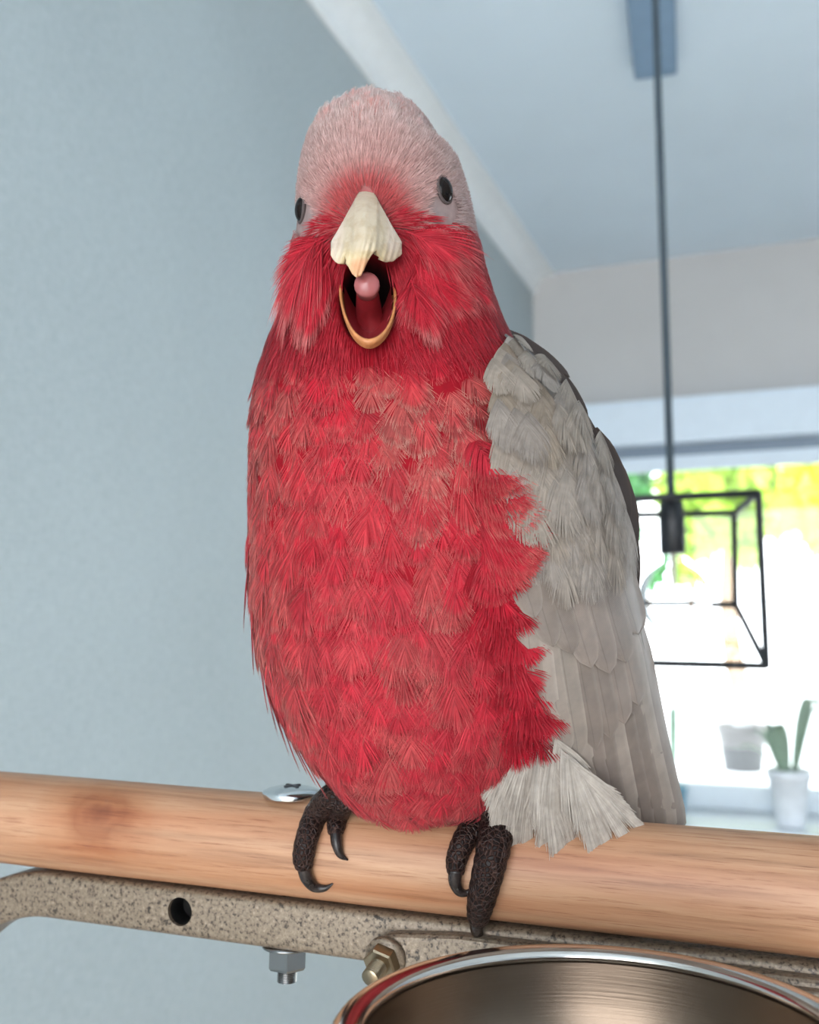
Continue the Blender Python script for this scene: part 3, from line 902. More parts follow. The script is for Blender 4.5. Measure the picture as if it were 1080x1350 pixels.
def feather(bb, o, d, n, L, Wd, c0, c1, c2, M=24, R=0.05, lift=0.08, w0=0.00030, rag=0.06, fringe=0.80, S=6, Ra=0.11, point=0.0, twist=0.34, var=0.13, cup=0.0):
    """one contour feather: barbs leave a central shaft and end on a rounded outline.
    c0 root, c1 vane, c2 fringe colour (all in the eye frame)"""
    d = nrm(d - n * np.dot(d, n)); s = np.cross(d, n)
    th = np.concatenate([np.linspace(1.6, 0.03, M), -np.linspace(1.6, 0.03, M)]) + rng.normal(0, 0.03, 2 * M)
    ab = np.abs(th)
    sa = L * np.interp(ab, [0, 0.8, 1.6], [0.72, 0.30, 0.03])
    ea = L * (0.52 + 0.48 * np.cos(ab) * (1 + point * np.cos(ab) ** 3)); el = Wd * np.sin(th) * (1 - point * 0.5 * np.clip(np.cos(ab), 0, 1))
    k = 1 + rng.normal(0, rag, 2 * M)
    ea = sa + (ea - sa) * k + rng.normal(0, rag * 0.25, 2 * M) * L; el = el * k
    ca_ = sa + 0.42 * (ea - sa); cl_ = el * 0.56
    q = np.linspace(0, 1, S)[None, :]
    al = (1 - q) ** 2 * sa[:, None] + 2 * q * (1 - q) * ca_[:, None] + q * q * ea[:, None]
    lt = 2 * q * (1 - q) * cl_[:, None] + q * q * el[:, None]
    da = np.gradient(al, axis=1); dl = np.gradient(lt, axis=1)
    jit = rng.normal(0, 0.00016, (2 * M, 1)) * q
    h = lift * al - al ** 2 / (2 * Ra) - lt ** 2 / (2 * R) * (1 + cup) + jit + 0.0003
    nodes = o + al[..., None] * d + lt[..., None] * s + h[..., None] * n
    tx = nrm(da[..., None] * d + dl[..., None] * s)
    side = nrm(np.cross(tx, n) + n * rng.normal(0, twist, (2 * M, 1, 1)))
    wid = w0 * np.interp(q, [0, .6, 1], [0.9, 1.0, 0.25]) * np.ones((2 * M, 1))
    edge = np.sqrt(np.clip((al / L - 0.52) / 0.48, 0, 2) ** 2 + (lt / Wd) ** 2)
    t1 = sstep(0.05, 0.45, al / L)
    t2 = sstep(fringe - 0.12, fringe + 0.15, edge)
    col = mix3(c0 * np.ones((2 * M, S, 3)), c1, t1)
    col = mix3(col, c2, t2)
    col = col * (1 + rng.normal(0, var, (2 * M, 1, 1)))
    bb.add(nodes, side, wid, np.clip(col, 0, 1))

def red_edge(y):     # right border of the red breast in image columns
    return np.interp(y, [430, 480, 540, 600, 650, 700, 740, 775, 830, 900, 950, 1000, 1030, 1060], [655, 640, 640, 655, 680, 706, 704, 688, 694, 710, 728, 724, 690, 640])

def breast_colour(x, y, p):
    nz = vnoise(p, 150, 1); nz2 = vnoise(p, 330, 4)
    g = np.clip(0.75 * sstep(0.52, 0.80, nz) + 0.4 * sstep(0.6, 0.85, nz2), 0, 1)
    up = sstep(700, 520, y) * sstep(420, 560, x) * sstep(455, 500, y)      # greyed scalloped upper breast
    left = sstep(440, 370, x) * 0.45
    g = np.clip(g * 0.5 + 0.36 * up + left * nz2 * 1.1, 0, 0.8)
    deep = sstep(640, 700, x) * sstep(520, 620, y)
    g = g * (1 - 0.8 * deep)
    c1 = mix3(CRIM, ROSE, np.clip(0.55 * sstep(640, 820, y) * (1 - deep) + 0.3 * nz2, 0, 0.8))
    c1 = mix3(c1, GREYP, g * 0.62)
    c2 = mix3(ROSE * 1.05, L3((212, 160, 142)), np.clip(0.15 + g * 0.9 + 0.5 * up, 0, 0.85))
    c2 = mix3(c2, CRIM * 1.05, deep * 0.75)
    c0 = mix3(CRIM2, GREYP * 0.6, g * 0.25)
    return c0, c1, c2

bb = Barbs()
yrow = np.arange(1052, 428, -13.5)
for j, y0 in enumerate(yrow):
    xl = np.interp(y0, YT, TXL); xr = np.interp(y0, YT, TXR); hd = np.interp(y0, YT, THD)
    hxm = (xr - xl) / 2 / FPX * 0.352
    circ = math.pi * (hxm + hd)
    step = 0.0066 / circ * 2 * math.pi
    for ph in np.arange(math.radians(-5), math.radians(215), step) + (step / 2 if j % 2 else 0):
        ph = ph + rng.normal(0, 0.28 * step); y = y0 + rng.normal(0, 6.5)
        p, n, t = body_frame(np.array([y]), np.array([ph])); p, n, t = p[0], n[0], t[0]
        px, py = proj(p)
        if px > red_edge(py) + 2 and math.sin(ph) > -0.2: continue
        if mouth_r(px, py) < 1.12: continue
        lat = np.cross(t, n)
        # flow: down, fanning outwards on the right flank
        fan = 0.75 * sstep(600, 700, px) * sstep(480, 620, py) * sstep(960, 880, py)
        cxx = (xl + xr) / 2
        spread = 0.30 * (px - cxx) / 200.0 + rng.normal(0, 0.11)
        lr = np.array([1.0, 0, 0]); lr = nrm(lr - n * np.dot(lr, n))
        if math.sin(ph) < 0.15 and px < 450: spread = -0.12
        d = nrm(t + lr * (spread * 0.8 + fan))
        k = sstep(450, 640, py)
        Lf = 0.0120 + 0.004 * k; Wf = 0.0052 + 0.0012 * k
        if py > 985: Lf *= 0.85
        c0, c1, c2 = breast_colour(px, py, p)
        vv_ = 1 + rng.normal(0, 0.10)
        if math.sin(ph) < 0.05 and py > 480 and px < 430:
            c1 = mix3(c1, GREYP, 0.25)
        R = 0.048 if py > 470 else 0.036
        feather(bb, p - n * 0.0006, d, n, Lf * (1 + rng.normal(0, .14)), Wf * (1 + rng.normal(0, .12)), c0 * vv_, np.clip(c1 * vv_, 0, 1), c2, M=24, R=R, lift=0.085 + rng.normal(0, .02), fringe=0.84, w0=0.00033, rag=.07)
breast = bb.build('breast_plumage', bird, M_plume, label='crimson breast feathers with pale fringes')

def xf(y): return np.interp(y, [440, 470, 520, 600, 680, 760, 840, 920, 985, 1060, 1120], [660, 648, 642, 652, 672, 680, 688, 700, 724, 770, 800])
def xb(y): return np.interp(y, [436, 455, 478, 500, 545, 595, 650, 720, 800, 880, 960, 1030, 1090, 1130], [664, 690, 716, 738, 764, 792, 815, 828, 843, 860, 878, 893, 905, 912])
def zwing(x, y):
    zf = np.interp(y, [440, 500, 560, 650, 750, 850, 930, 1000, 1060, 1120], [.3260, .3150, .3090, .3050, .3050, .3085, .3160, .3270, .3400, .3460])
    dz = np.interp(y, [440, 600, 800, 950, 1090], [.030, .044, .040, .026, .012])
    s = (x - xf(y)) / (xb(y) - xf(y))
    sc = np.clip(s, 0, 1)
    z = zf + dz * (1 - np.sqrt(np.clip(1 - sc ** 2 * .97, 0, 1)))
    return z + np.where(s > 1, (s - 1) * .05, 0) + np.where(s < 0, -s * 0.006, 0)
def body_depth(x, y):
    xl = np.interp(y, YT, TXL); xr = np.interp(y, YT, TXR); dc = np.interp(y, YT, TDC); hd = np.interp(y, YT, THD)
    c = np.clip((x - (xl + xr) / 2) / ((xr - xl) / 2), -.99, .99)
    return dc - hd * math.sqrt(1 - c * c)
def lay_feather(bb, x0, y0, x1, y1, up0, up1, Wf, c0, c1, c2, **kw):
    """feather whose root lies on the breast and whose tip lies over the wing"""
    o = E(x0, y0, body_depth(x0, y0) - up0)
    e = E(x1, y1, min(zwing(x1, y1), body_depth(min(x1, 760), y1) + .02) - up1)
    d = e - o; n = nrm(np.array([0.30, 0.02, -1.0]))
    n = nrm(n - nrm(d) * np.dot(n, nrm(d)))
    feather(bb, o, d, n, np.linalg.norm(d), Wf, c0, c1, c2, **kw)

# flank fluffs that spill over the wing edge, and the deep red belly lobe
bb = Barbs()
for k in range(60):
    t = k / 59.0
    y0 = 578 + 150 * t + rng.normal(0, 6)
    x0 = np.interp(y0, [570, 620, 680, 730], [632, 630, 636, 640]) + rng.uniform(-10, 14)
    y1 = np.interp(t, [0, .45, .8, 1], [640, 690, 738, 790]) + rng.normal(0, 11)
    x1 = np.interp(y1, [620, 650, 690, 720, 745, 790], [660, 682, 712, 722, 714, 680]) - abs(rng.normal(0, 14)) + 4
    lay_feather(bb, x0, y0, x1, y1, 0.0010, 0.0078, .0078, CRIM2, mix3(CRIM, ROSE, .55 * rng.random()) * rng.uniform(.9, 1.1), mix3(ROSE, L3((226, 140, 124)), .7 * rng.random()),
                M=36, R=0.05, Ra=.5, lift=0.04, w0=0.00028, fringe=0.86, rag=.08, twist=.25, var=.1)
for k in range(56):
    t = k / 55.0
    y0 = 730 + 225 * t + rng.normal(0, 6)
    x0 = red_edge(y0 + 40) - rng.uniform(24, 70) + 4 * t
    a = rng.normal(0.25, 0.2) + 0.2 * (1 - t)
    x1 = min(x0 + 64 * math.sin(a), red_edge(y0 + 55) + 6); y1 = y0 + 64 * math.cos(a)
    dk = rng.uniform(0.85, 1.15)
    lay_feather(bb, x0, y0, x1, y1, 0.0012, np.interp(y1, [780, 900, 1030], [.0062, .0068, .0150]), .0068 + .002 * rng.random(), CRIM2, mix3(CRIM2, CRIM, rng.random()) * dk, mix3(CRIM, ROSE, .6 * rng.random()),
                M=30, R=0.045, Ra=.5, lift=0.04, w0=0.00032, fringe=0.85, twist=.25, var=.1)
for (x, y, a) in [(352, 850, -.08), (362, 880, .0), (372, 905, -.1), (384, 928, .05), (396, 948, -.05), (410, 968, .1), (345, 800, -.1), (340, 740, -.1), (366, 890, -.2), (390, 935, -.15)]:
    p, n, t = body_frame(np.array([float(y)]), np.array([math.radians(168)])); p, n, t = p[0], n[0], t[0]
    feather(bb, p, t + np.array([math.sin(a) - .1, 0, -.05]), n, .0165, .0040, CRIM2, mix3(CRIM, ROSE, .5), mix3(ROSE, GREYP, .4), M=20, R=.04, Ra=.3, lift=.10, w0=.0003, point=.8)
bb.build('flank_plumage', bird, M_plume, label='deep red flank feathers lying over the wing edge')

# grey feathers of the hidden back
bb = Barbs()
for j, y0 in enumerate(np.arange(1010, 440, -24)):
    for ph in np.arange(math.radians(206), math.radians(352), 0.19) + (0.095 if j % 2 else 0):
        p, n, t = body_frame(np.array([y0]), np.array([ph])); p, n, t = p[0], n[0], t[0]
        feather(bb, p - n * .0006, t, n, 0.022, 0.0105, GREYW * .7, GREYW * .85, GREYW, M=16, R=0.05, lift=0.08, w0=0.0009, S=3)
bb.build('back_plumage', bird, M_plume, label='grey back feathers')

# --- fine head plumage
EYES = [(580, 278, 21, 23), (405, 291, 17, 22)]
BEAKC = E(482, 300, 0.318)
def head_hair(bb, n_, ylo, yhi, length, cfun, w0=0.00022, lift=0.18, phr=(-70, 250), avoid=None, S=4):
    y = rng.uniform(ylo, yhi, n_ * 2); ph = np.radians(rng.uniform(phr[0], phr[1], n_ * 2))
    wgt = np.interp(y, YT, TXR - TXL) / 260.0
    keep = rng.random(n_ * 2) < wgt * np.interp(y, [430, 505], [1, .12]); y = y[keep]; ph = ph[keep]
    p, n, t = body_frame(y, ph); px, py = proj(p); fr_ = np.sin(ph) > -0.1
    keep = ~((mouth_r(px, py) < 1.0) & fr_)
    for ex, ey, rx, ry in EYES:
        keep &= ~((((px - ex) / rx) ** 2 + ((py - ey) / ry) ** 2 < 1.0) & fr_)
    keep &= ~((np.abs(px - 483) < np.interp(py, [246, 252, 325, 345], [0, 10, 44, 40]) - 3) & (py > 247) & (py < 345) & fr_)
    p, n, t, px, py, ph = p[keep], n[keep], t[keep], px[keep], py[keep], ph[keep]
    r = p - BEAKC
    d = r - n * (r * n).sum(-1, keepdims=True)
    d = nrm(d)
    down = t
    wd = sstep(292, 335, py)[:, None]
    d = nrm(d * (1 - wd) + (down * 0.8 + d * 0.5) * wd + rng.normal(0, 0.10, d.shape))
    d = nrm(d - n * (d * n).sum(-1, keepdims=True))
    L = length(px, py) * (1 + rng.normal(0, .18, len(px)))
    qq = np.linspace(0, 1, S)[None, :]
    h = lift * L[:, None] * qq * (1 - 0.45 * qq) - (L[:, None] * qq) ** 2 / (2 * 0.03) + 0.0001 + rng.random((len(px), 1)) * 0.0009
    nodes = p[:, None] + d[:, None] * (L[:, None] * qq)[..., None] + n[:, None] * h[..., None]
    side = nrm(np.cross(d, n) + n * rng.normal(0, 0.22, (len(px), 1)))
    side = np.repeat(side[:, None], S, 1)
    wid = w0 * np.interp(qq, [0, .6, 1], [1, .8, .2]) * np.ones((len(px), 1))
    ca, cb_ = cfun(px, py, p, ph)
    col = mix3(ca[:, None] * np.ones((1, S, 1)), cb_[:, None] * np.ones((1, S, 1)), sstep(0.15, 0.85, qq) * np.ones((len(px), 1)))
    col = col * (1 + rng.normal(0, 0.09, (len(px), 1, 1)))
    bb.add(nodes, side, wid, np.clip(col, 0, 1))
def c_head(px, py, p, ph):
    nz = vnoise(p, 260, 2)
    db = np.sqrt(((px - 483) / 52) ** 2 + ((py - 296) / 60) ** 2)
    redness = sstep(1.45, 0.75, db)
    pink = sstep(2.6, 1.1, db) * 0.55 + 0.2 * nz
    tip = mix3(L3((240, 212, 205)), L3((236, 166, 158)), np.clip(pink, 0, 1))
    tip = mix3(tip, L3((216, 66, 70)), redness * 0.9)
    # pale grey bare-looking patches round the eyes
    for ex, ey in ((590, 282), (400, 296)):
        w = np.exp(-((px - ex) / 30) ** 2 - ((py - ey) / 28) ** 2)
        tip = mix3(tip, L3((226, 208, 204)), 0.7 * w)
    low = sstep(300, 332, py + 10 * (nz - .5))
    tip = mix3(tip, mix3(CRIM, ROSE, 0.55), low)
    side = sstep(600, 622, px) * sstep(330, 250, py)
    tip = mix3(tip, L3((214, 150, 150)), side * .5)
    return tip * 0.72 * np.array([1, .85, .85]), tip
bb = Barbs()
head_hair(bb, 30000, 134, 335, lambda x, y: 0.0038 + 0.0018 * sstep(230, 160, y), c_head, w0=0.00017, lift=0.15)
crown = bb.build('crown_plumage', bird, M_plume, label='short pale pink head feathers')
# longer strands of the folded crest
bb = Barbs()
for k in range(60):
    y = rng.uniform(150, 215); ph = math.radians(rng.uniform(20, 150))
    p, n, t = body_frame(np.array([y]), np.array([ph])); p, n = p[0], n[0]
    d = p - BEAKC
    c_ = mix3(L3((230, 198, 192)), L3((230, 164, 156)), rng.random())
    feather(bb, p + n * .0002, d, n, 0.011, 0.0034, c_ * .7, c_, L3((216, 192, 186)), M=14, R=0.03, Ra=.030, lift=0.09, w0=0.00022, point=.5, twist=.2, var=.07)
bb.build('crest_plumage', bird, M_plume, label='folded crest feathers on the crown')

# --- cheek and chin plumage: fine red down first, then loose plumes
def c_cheek(px, py, p, ph):
    nz = vnoise(p, 300, 6)
    tip = mix3(CRIM, ROSE, np.clip(nz, 0, 1) * 0.8)
    return CRIM2 * np.ones((len(px), 3)), tip
bb = Barbs()
head_hair(bb, 12000, 318, 505, lambda x, y: 0.0075 + 0 * x, c_cheek, w0=0.00026, lift=0.22)
bb.build('cheek_plumage', bird, M_plume, label='fine red cheek feathers')
M_cheek = m_plume('cheek_feather_vane')
def cheek_feather(x, y, dx, dy, L, Wf, z=None, lift=0.22, tipc=(208, 92, 94), R=0.04, out=0.0012, dz=0.0):
    # place on the body surface below pixel (x, y)
    xl = np.interp(y, YT, TXL); xr = np.interp(y, YT, TXR); cx = (xl + xr) / 2; hx = (xr - xl) / 2
    ph = math.acos(np.clip((x - cx) / hx, -.98, .98))
    p, n, t = body_frame(np.array([float(y)]), np.array([ph])); p, n = p[0], n[0]
    o = p + n * out
    d = np.array([dx, -dy, dz])
    b2 = Barbs()
    c_ = mix3(CRIM, ROSE, rng.uniform(.05, .6))
    feather(b2, o, d, n, L, Wf, CRIM2, c_, L3(tipc), M=32, R=R, Ra=R, lift=lift, w0=0.00024, fringe=0.8, rag=0.12, point=.35)
    # shaft
    dd = nrm(d - n * np.dot(d, n)); qq = np.linspace(0, 0.9, 8)
    nodes = (o + dd * (qq * L)[:, None] + n * (lift * qq * L - (qq * L) ** 2 / (2 * R) + 0.0007)[:, None])[None]
    b2.add(nodes, np.repeat(np.cross(dd, n)[None, None], 8, 1), np.linspace(.0003, .0001, 8)[None], np.repeat((c_ * 1.1)[None, None], 8, 1))
    b2.build('cheek_feather', bird, M_cheek, kind=None)
for k in range(26):
    t = k / 25.0
    a = math.radians(20 + 75 * t + rng.normal(0, 7))
    cheek_feather(532 + 22 * rng.random() + 14 * math.sin(t * 3), 334 + 66 * t + rng.normal(0, 5), math.cos(a), math.sin(a), 0.0175 + 0.006 * rng.random(), 0.0062 + .002 * rng.random(), lift=0.26)
for k in range(10):
    a = math.radians(rng.uniform(25, 80))
    cheek_feather(575 + rng.uniform(-14, 34), 352 + rng.uniform(-10, 48), math.cos(a), math.sin(a), 0.017, 0.005, lift=0.2)
for k in range(20):
    t = k / 19.0
    a = math.radians(158 - 62 * t + rng.normal(0, 6))
    cheek_feather(440 - 16 * rng.random(), 336 + 56 * t + rng.normal(0, 4), math.cos(a), math.sin(a), 0.017 + 0.008 * rng.random(), 0.0058 + .0018 * rng.random(), lift=0.28)
for (x, y, dx, dy, L) in ((440, 352, -.28, 1, .032), (447, 372, -.30, 1, .028), (432, 345, -.42, 1, .030), (424, 340, -.6, 1, .026), (436, 400, -.1, 1, .020), (540, 400, .25, 1, .020), (552, 412, .2, 1, .018)):
    cheek_feather(x, y, dx, dy, L, 0.0060, lift=0.30, out=0.002, R=0.07, tipc=(212, 112, 110))

# --- eyes
M_eye, nt_, b_ = new_mat('eye_gloss')
co_ = obj_co(nt_)
gr = N(nt_, 'ShaderNodeVectorMath', operation='LENGTH'); nt_.links.new(co_, gr.inputs[0])
nt_.links.new(ramp(nt_, noise(nt_, co_, 500, 2), [(0.3, (0.004, 0.003, 0.003, 1)), (0.7, (0.012, 0.008, 0.007, 1))]), b_.inputs['Base Color'])
b_.inputs['Roughness'].default_value = 0.06
b_.inputs['Specular IOR Level'].default_value = 0.12
M_lid = plain('grey_eye_skin', (70, 58, 57), 0.8, var=0.1, scale=600)
def sphere_mesh(c, axes, radii, nu=28, nv=18):
    v_ = []; f_ = []
    for i in range(nv + 1):
        th = math.pi * i / nv
        for k in range(nu):
            ph_ = 2 * math.pi * k / nu
            v_.append(c + axes[0] * radii[0] * math.sin(th) * math.cos(ph_) + axes[1] * radii[1] * math.sin(th) * math.sin(ph_) + axes[2] * radii[2] * math.cos(th))
    for i in range(nv):
        for k in range(nu):
            f_.append((i * nu + k, (i + 1) * nu + k, (i + 1) * nu + (k + 1) % nu, i * nu + (k + 1) % nu))
    return np.array(v_), f_
for (ex, ey, ax_, re, sk) in ((583, 277, 1, 0.0045, .0008), (403, 290, -1, 0.0045, .0008)):
    xl = np.interp(ey, YT, TXL); xr = np.interp(ey, YT, TXR); cx = (xl + xr) / 2; hx = (xr - xl) / 2
    ph = math.acos(np.clip((ex - cx) / hx, -.97, .97))
    p, n, t = body_frame(np.array([float(ey)]), np.array([ph])); p, n, t = p[0], n[0], t[0]
    n = nrm(n + np.array([0.22 * ax_, 0, 0.0])) # the eyes look sideways
    t = nrm(np.array([0, 1.0, 0]) - n * n[1]); s = np.cross(t, n)
    v_, f_ = sphere_mesh(p - n * 0.0003, (s, t, n), (re * .82, re, re * .60))
    eye = mesh_obj('eye', e2w(v_), f_, M_eye, bird)
    # lid ring
    ring = [p + n * 0.0002 + (s * math.cos(a) * .80 + t * math.sin(a)) * re * 1.0 for a in np.linspace(0, 2 * math.pi, 33)]
    v_, f_ = tube(e2w(np.array(ring)), 0.0006, 8, cap=False)
    mesh_obj('eyelid', v_, f_, M_lid, eye)

# --- upper bill: shell over its outline with hooked tip and notched cutting edges
def m_horn():
    m, nt, b = new_mat('horn_bill')
    a = N(nt, 'ShaderNodeAttribute', attribute_name='plume')
    f_ = noise(nt, obj_co(nt), 260, 5, 0.6)
    g_ = noise(nt, obj_co(nt), 1.0, 4, 0.6, (900, 900, 160))
    c = mixc(nt, a.outputs['Color'], ramp(nt, f_, [(0.28, (0.74, 0.68, 0.56, 1)), (0.55, (1, 1, 1, 1))]), 0.75, 'MULTIPLY')
    nt.links.new(c, b.inputs['Base Color'])
    b.inputs['Roughness'].default_value = 0.42
    b.inputs['Subsurface Weight'].default_value = 0.15
    b.inputs['Subsurface Radius'].default_value = (0.002, 0.0012, 0.0008)
    bump(nt, b, g_, 0.25, 0.0004)
    return m
M_horn = m_horn()
NW, NR = 61, 34
wv = np.linspace(-1, 1, NW)
bcx = 483.0; hwm = 47.0
def ytop(w):   # upper outline of the bill
    return np.interp(abs(w), [0, .12, .22, .34, .5, .66, .82, .94, 1.0], [249, 250, 254, 264, 278, 292, 305, 314, 320])
def ybot(w):
    pts_ = [(-1, 336), (-.95, 341), (-.88, 345), (-.78, 348), (-.70, 347), (-.66, 338), (-.62, 336), (-.58, 341), (-.5, 352), (-.40, 361), (-.28, 366), (-.16, 364), (-.06, 356), (.04, 345), (.14, 337), (.26, 331), (.31, 331), (.37, 337), (.45, 344), (.55, 346), (.66, 345), (.75, 345), (.85, 341), (.94, 338), (1, 335)]
    return np.interp(w, [a for a, _ in pts_], [b2 for _, b2 in pts_])
V_ = []; Cc = []
for i, w in enumerate(wv):
    y0_, y1_ = ytop(w), ybot(w)
    for r in range(NR):
        t = r / (NR - 1)
        y = y0_ + (y1_ - y0_) * t
        x = bcx + hwm * w + np.interp(y, [250, 330, 366], [0, 0, 0])
        zc = np.interp(y, [249, 262, 280, 300, 320, 340, 366], [.3225, .3145, .3075, .3030, .3010, .3012, .3040])
        ridge = abs(x - np.interp(y, [250, 330, 366], [483, 481, 470])) / hwm
        z = zc + 0.0105 * ridge ** 1.5 + 0.0008 * sstep(.30, .42, ridge) + 0.0010 * sstep(330, 338, y) * sstep(.4, .3, ridge)
        z += 0.00022 * math.sin(w * 37 + y * .2) * sstep(300, 335, y) + rng.normal(0, .00004)
        V_.append(E(x, y, z))
        base = np.array([1.0, 1.0, 1.0])
        c_ = mix3(L3((166, 151, 133)), L3((180, 165, 141)), t)
        c_ = mix3(c_, L3((200, 178, 134)), sstep(322, 342, y) * 0.6)
        c_ = mix3(c_, L3((202, 154, 118)), sstep(337, 346, y) * sstep(.30, .22, ridge))
        c_ = mix3(c_, L3((200, 182, 172)), sstep(.5, .75, ridge) * .5)
        Cc.append(c_)
ids = np.arange(NW * NR).reshape(NW, NR)
fq = np.stack([ids[:-1, :-1], ids[:-1, 1:], ids[1:, 1:], ids[1:, :-1]], -1).reshape(-1, 4)
ub = mesh_obj('upper_beak', e2w(np.array(V_)), fq, M_horn, bird, True, cols=np.array(Cc))
md = ub.modifiers.new('thickness', 'SOLIDIFY'); md.thickness = 0.0022; md.offset = -1.0
# keep the shell growing away from the camera
bmt = bmesh.new(); bmt.from_mesh(ub.data); bmt.faces.ensure_lookup_table()
if np.dot(np.array(bmt.faces[len(bmt.faces) // 2].normal), e2w_dir(np.array([0, 0, -1.0]))) < 0:
    bmesh.ops.reverse_faces(bmt, faces=bmt.faces[:]); bmt.to_mesh(ub.data)
bmt.free()

# --- lower bill: U-shaped scoop with orange rim
M_orange = plain('orange_lower_bill', (178, 116, 70), 0.5, var=0.18, scale=400)
M_flesh = plain('mouth_flesh', (128, 32, 38), 0.35, var=0.15, scale=250)
M_tongue = plain('tongue_pink', (146, 80, 80), 0.3, var=0.08, scale=300)
rim_px = [(449, 372, .3235), (450, 394, .3185), (455, 416, .3130), (464, 436, .3085), (475, 448, .3058), (487, 452, .3050), (500, 447, .3060), (511, 434, .3088), (518, 416, .3130), (521, 396, .3180), (520, 374, .3235)]
rimE = catmull([E(*q_) for q_ in rim_px], 48)
cenE = E(486, 398, .324)
NRi = 10; V_ = []
outw = nrm(rimE - cenE)
prof_in = []
for j in range(7):      # outer lip to inner lip, then down into the scoop
    a = math.pi * (j / 6.0)
    hgt = 0.0008 * math.sin(a); off = 0.0008 * math.cos(a)
    prof_in.append((off, hgt))
nn_ = nrm(np.array([0, 0.55, -1.0]))
thk = (0.75 + 1.0 * np.sin(np.linspace(0, math.pi, len(rimE))) ** 3)[:, None]
lv = [rimE + outw * (off) * thk + nn_ * hgt * 1.2 * thk for off, hgt in prof_in]
lv = [rimE + outw * 0.0004 - nn_ * 0.0026] + lv
g = np.stack(lv, 1); nA, nB = g.shape[:2]
ids = np.arange(nA * nB).reshape(nA, nB)
fq = np.stack([ids[:-1, :-1], ids[:-1, 1:], ids[1:, 1:], ids[1:, :-1]], -1).reshape(-1, 4)
lb = mesh_obj('lower_beak', e2w(g.reshape(-1, 3)), fq, M_orange, bird)
fl = []
for j in range(9):
    t = j / 8.0
    fl.append(rimE * (1 - t) + (cenE + np.array([0, -.002, .004])) * t - nn_ * 0.0065 * math.sin(math.pi * min(t * .9, .5)) - outw * 0.0013 * (1 - t))
g = np.stack(fl, 1); nA, nB = g.shape[:2]
ids = np.arange(nA * nB).reshape(nA, nB)
fq = np.stack([ids[:-1, :-1], ids[:-1, 1:], ids[1:, 1:], ids[1:, :-1]], -1).reshape(-1, 4)
mesh_obj('mouth_floor', e2w(g.reshape(-1, 3)), fq, M_flesh, lb)
sh_ = []
for j in range(8):
    t = j / 7.0
    sh_.append(rimE * (1 - t) + (cenE + (rimE - cenE) * 0.55 + np.array([0, -.0045, .016])) * t + outw * 0.0006 * math.sin(math.pi * t))
g = np.stack(sh_, 1); nA, nB = g.shape[:2]
ids = np.arange(nA * nB).reshape(nA, nB)
fq = np.stack([ids[:-1, :-1], ids[:-1, 1:], ids[1:, 1:], ids[1:, :-1]], -1).reshape(-1, 4)
mesh_obj('mandible_shell', e2w(g.reshape(-1, 3)), fq, M_orange, lb)
# tongue
tp = catmull([E(489, 452, .3330), E(488, 428, .3310), E(486, 404, .3250), E(484.5, 386, .3165), E(484, 377, .3115), E(483.5, 373, .3085)], 26)
tr = np.interp(np.linspace(0, 1, 26), [0, .25, .5, .66, .78, .88, .95, 1], [.0048, .0048, .0040, .0035, .0041, .0040, .0029, .0004])
v_, f_ = tube(e2w(tp[16:]), tr[16:], 20)
tongue = mesh_obj('tongue', v_, f_, M_tongue, bird)
v_, f_ = tube(e2w(tp[:19]), tr[:19] * np.linspace(1, .95, 19), 20)
mesh_obj('tongue_base', v_, f_, M_flesh, tongue)

# --- wing
M_wgrey = m_vane('wing_feather_grey', (132, 121, 114), (146, 136, 129))
M_wpale = m_vane('wing_feather_pale', (150, 140, 132), (162, 152, 144))
M_wbrown = m_vane('wing_feather_brown', (44, 32, 28), (64, 48, 42), 0.2)
wing_rootz = 0.0
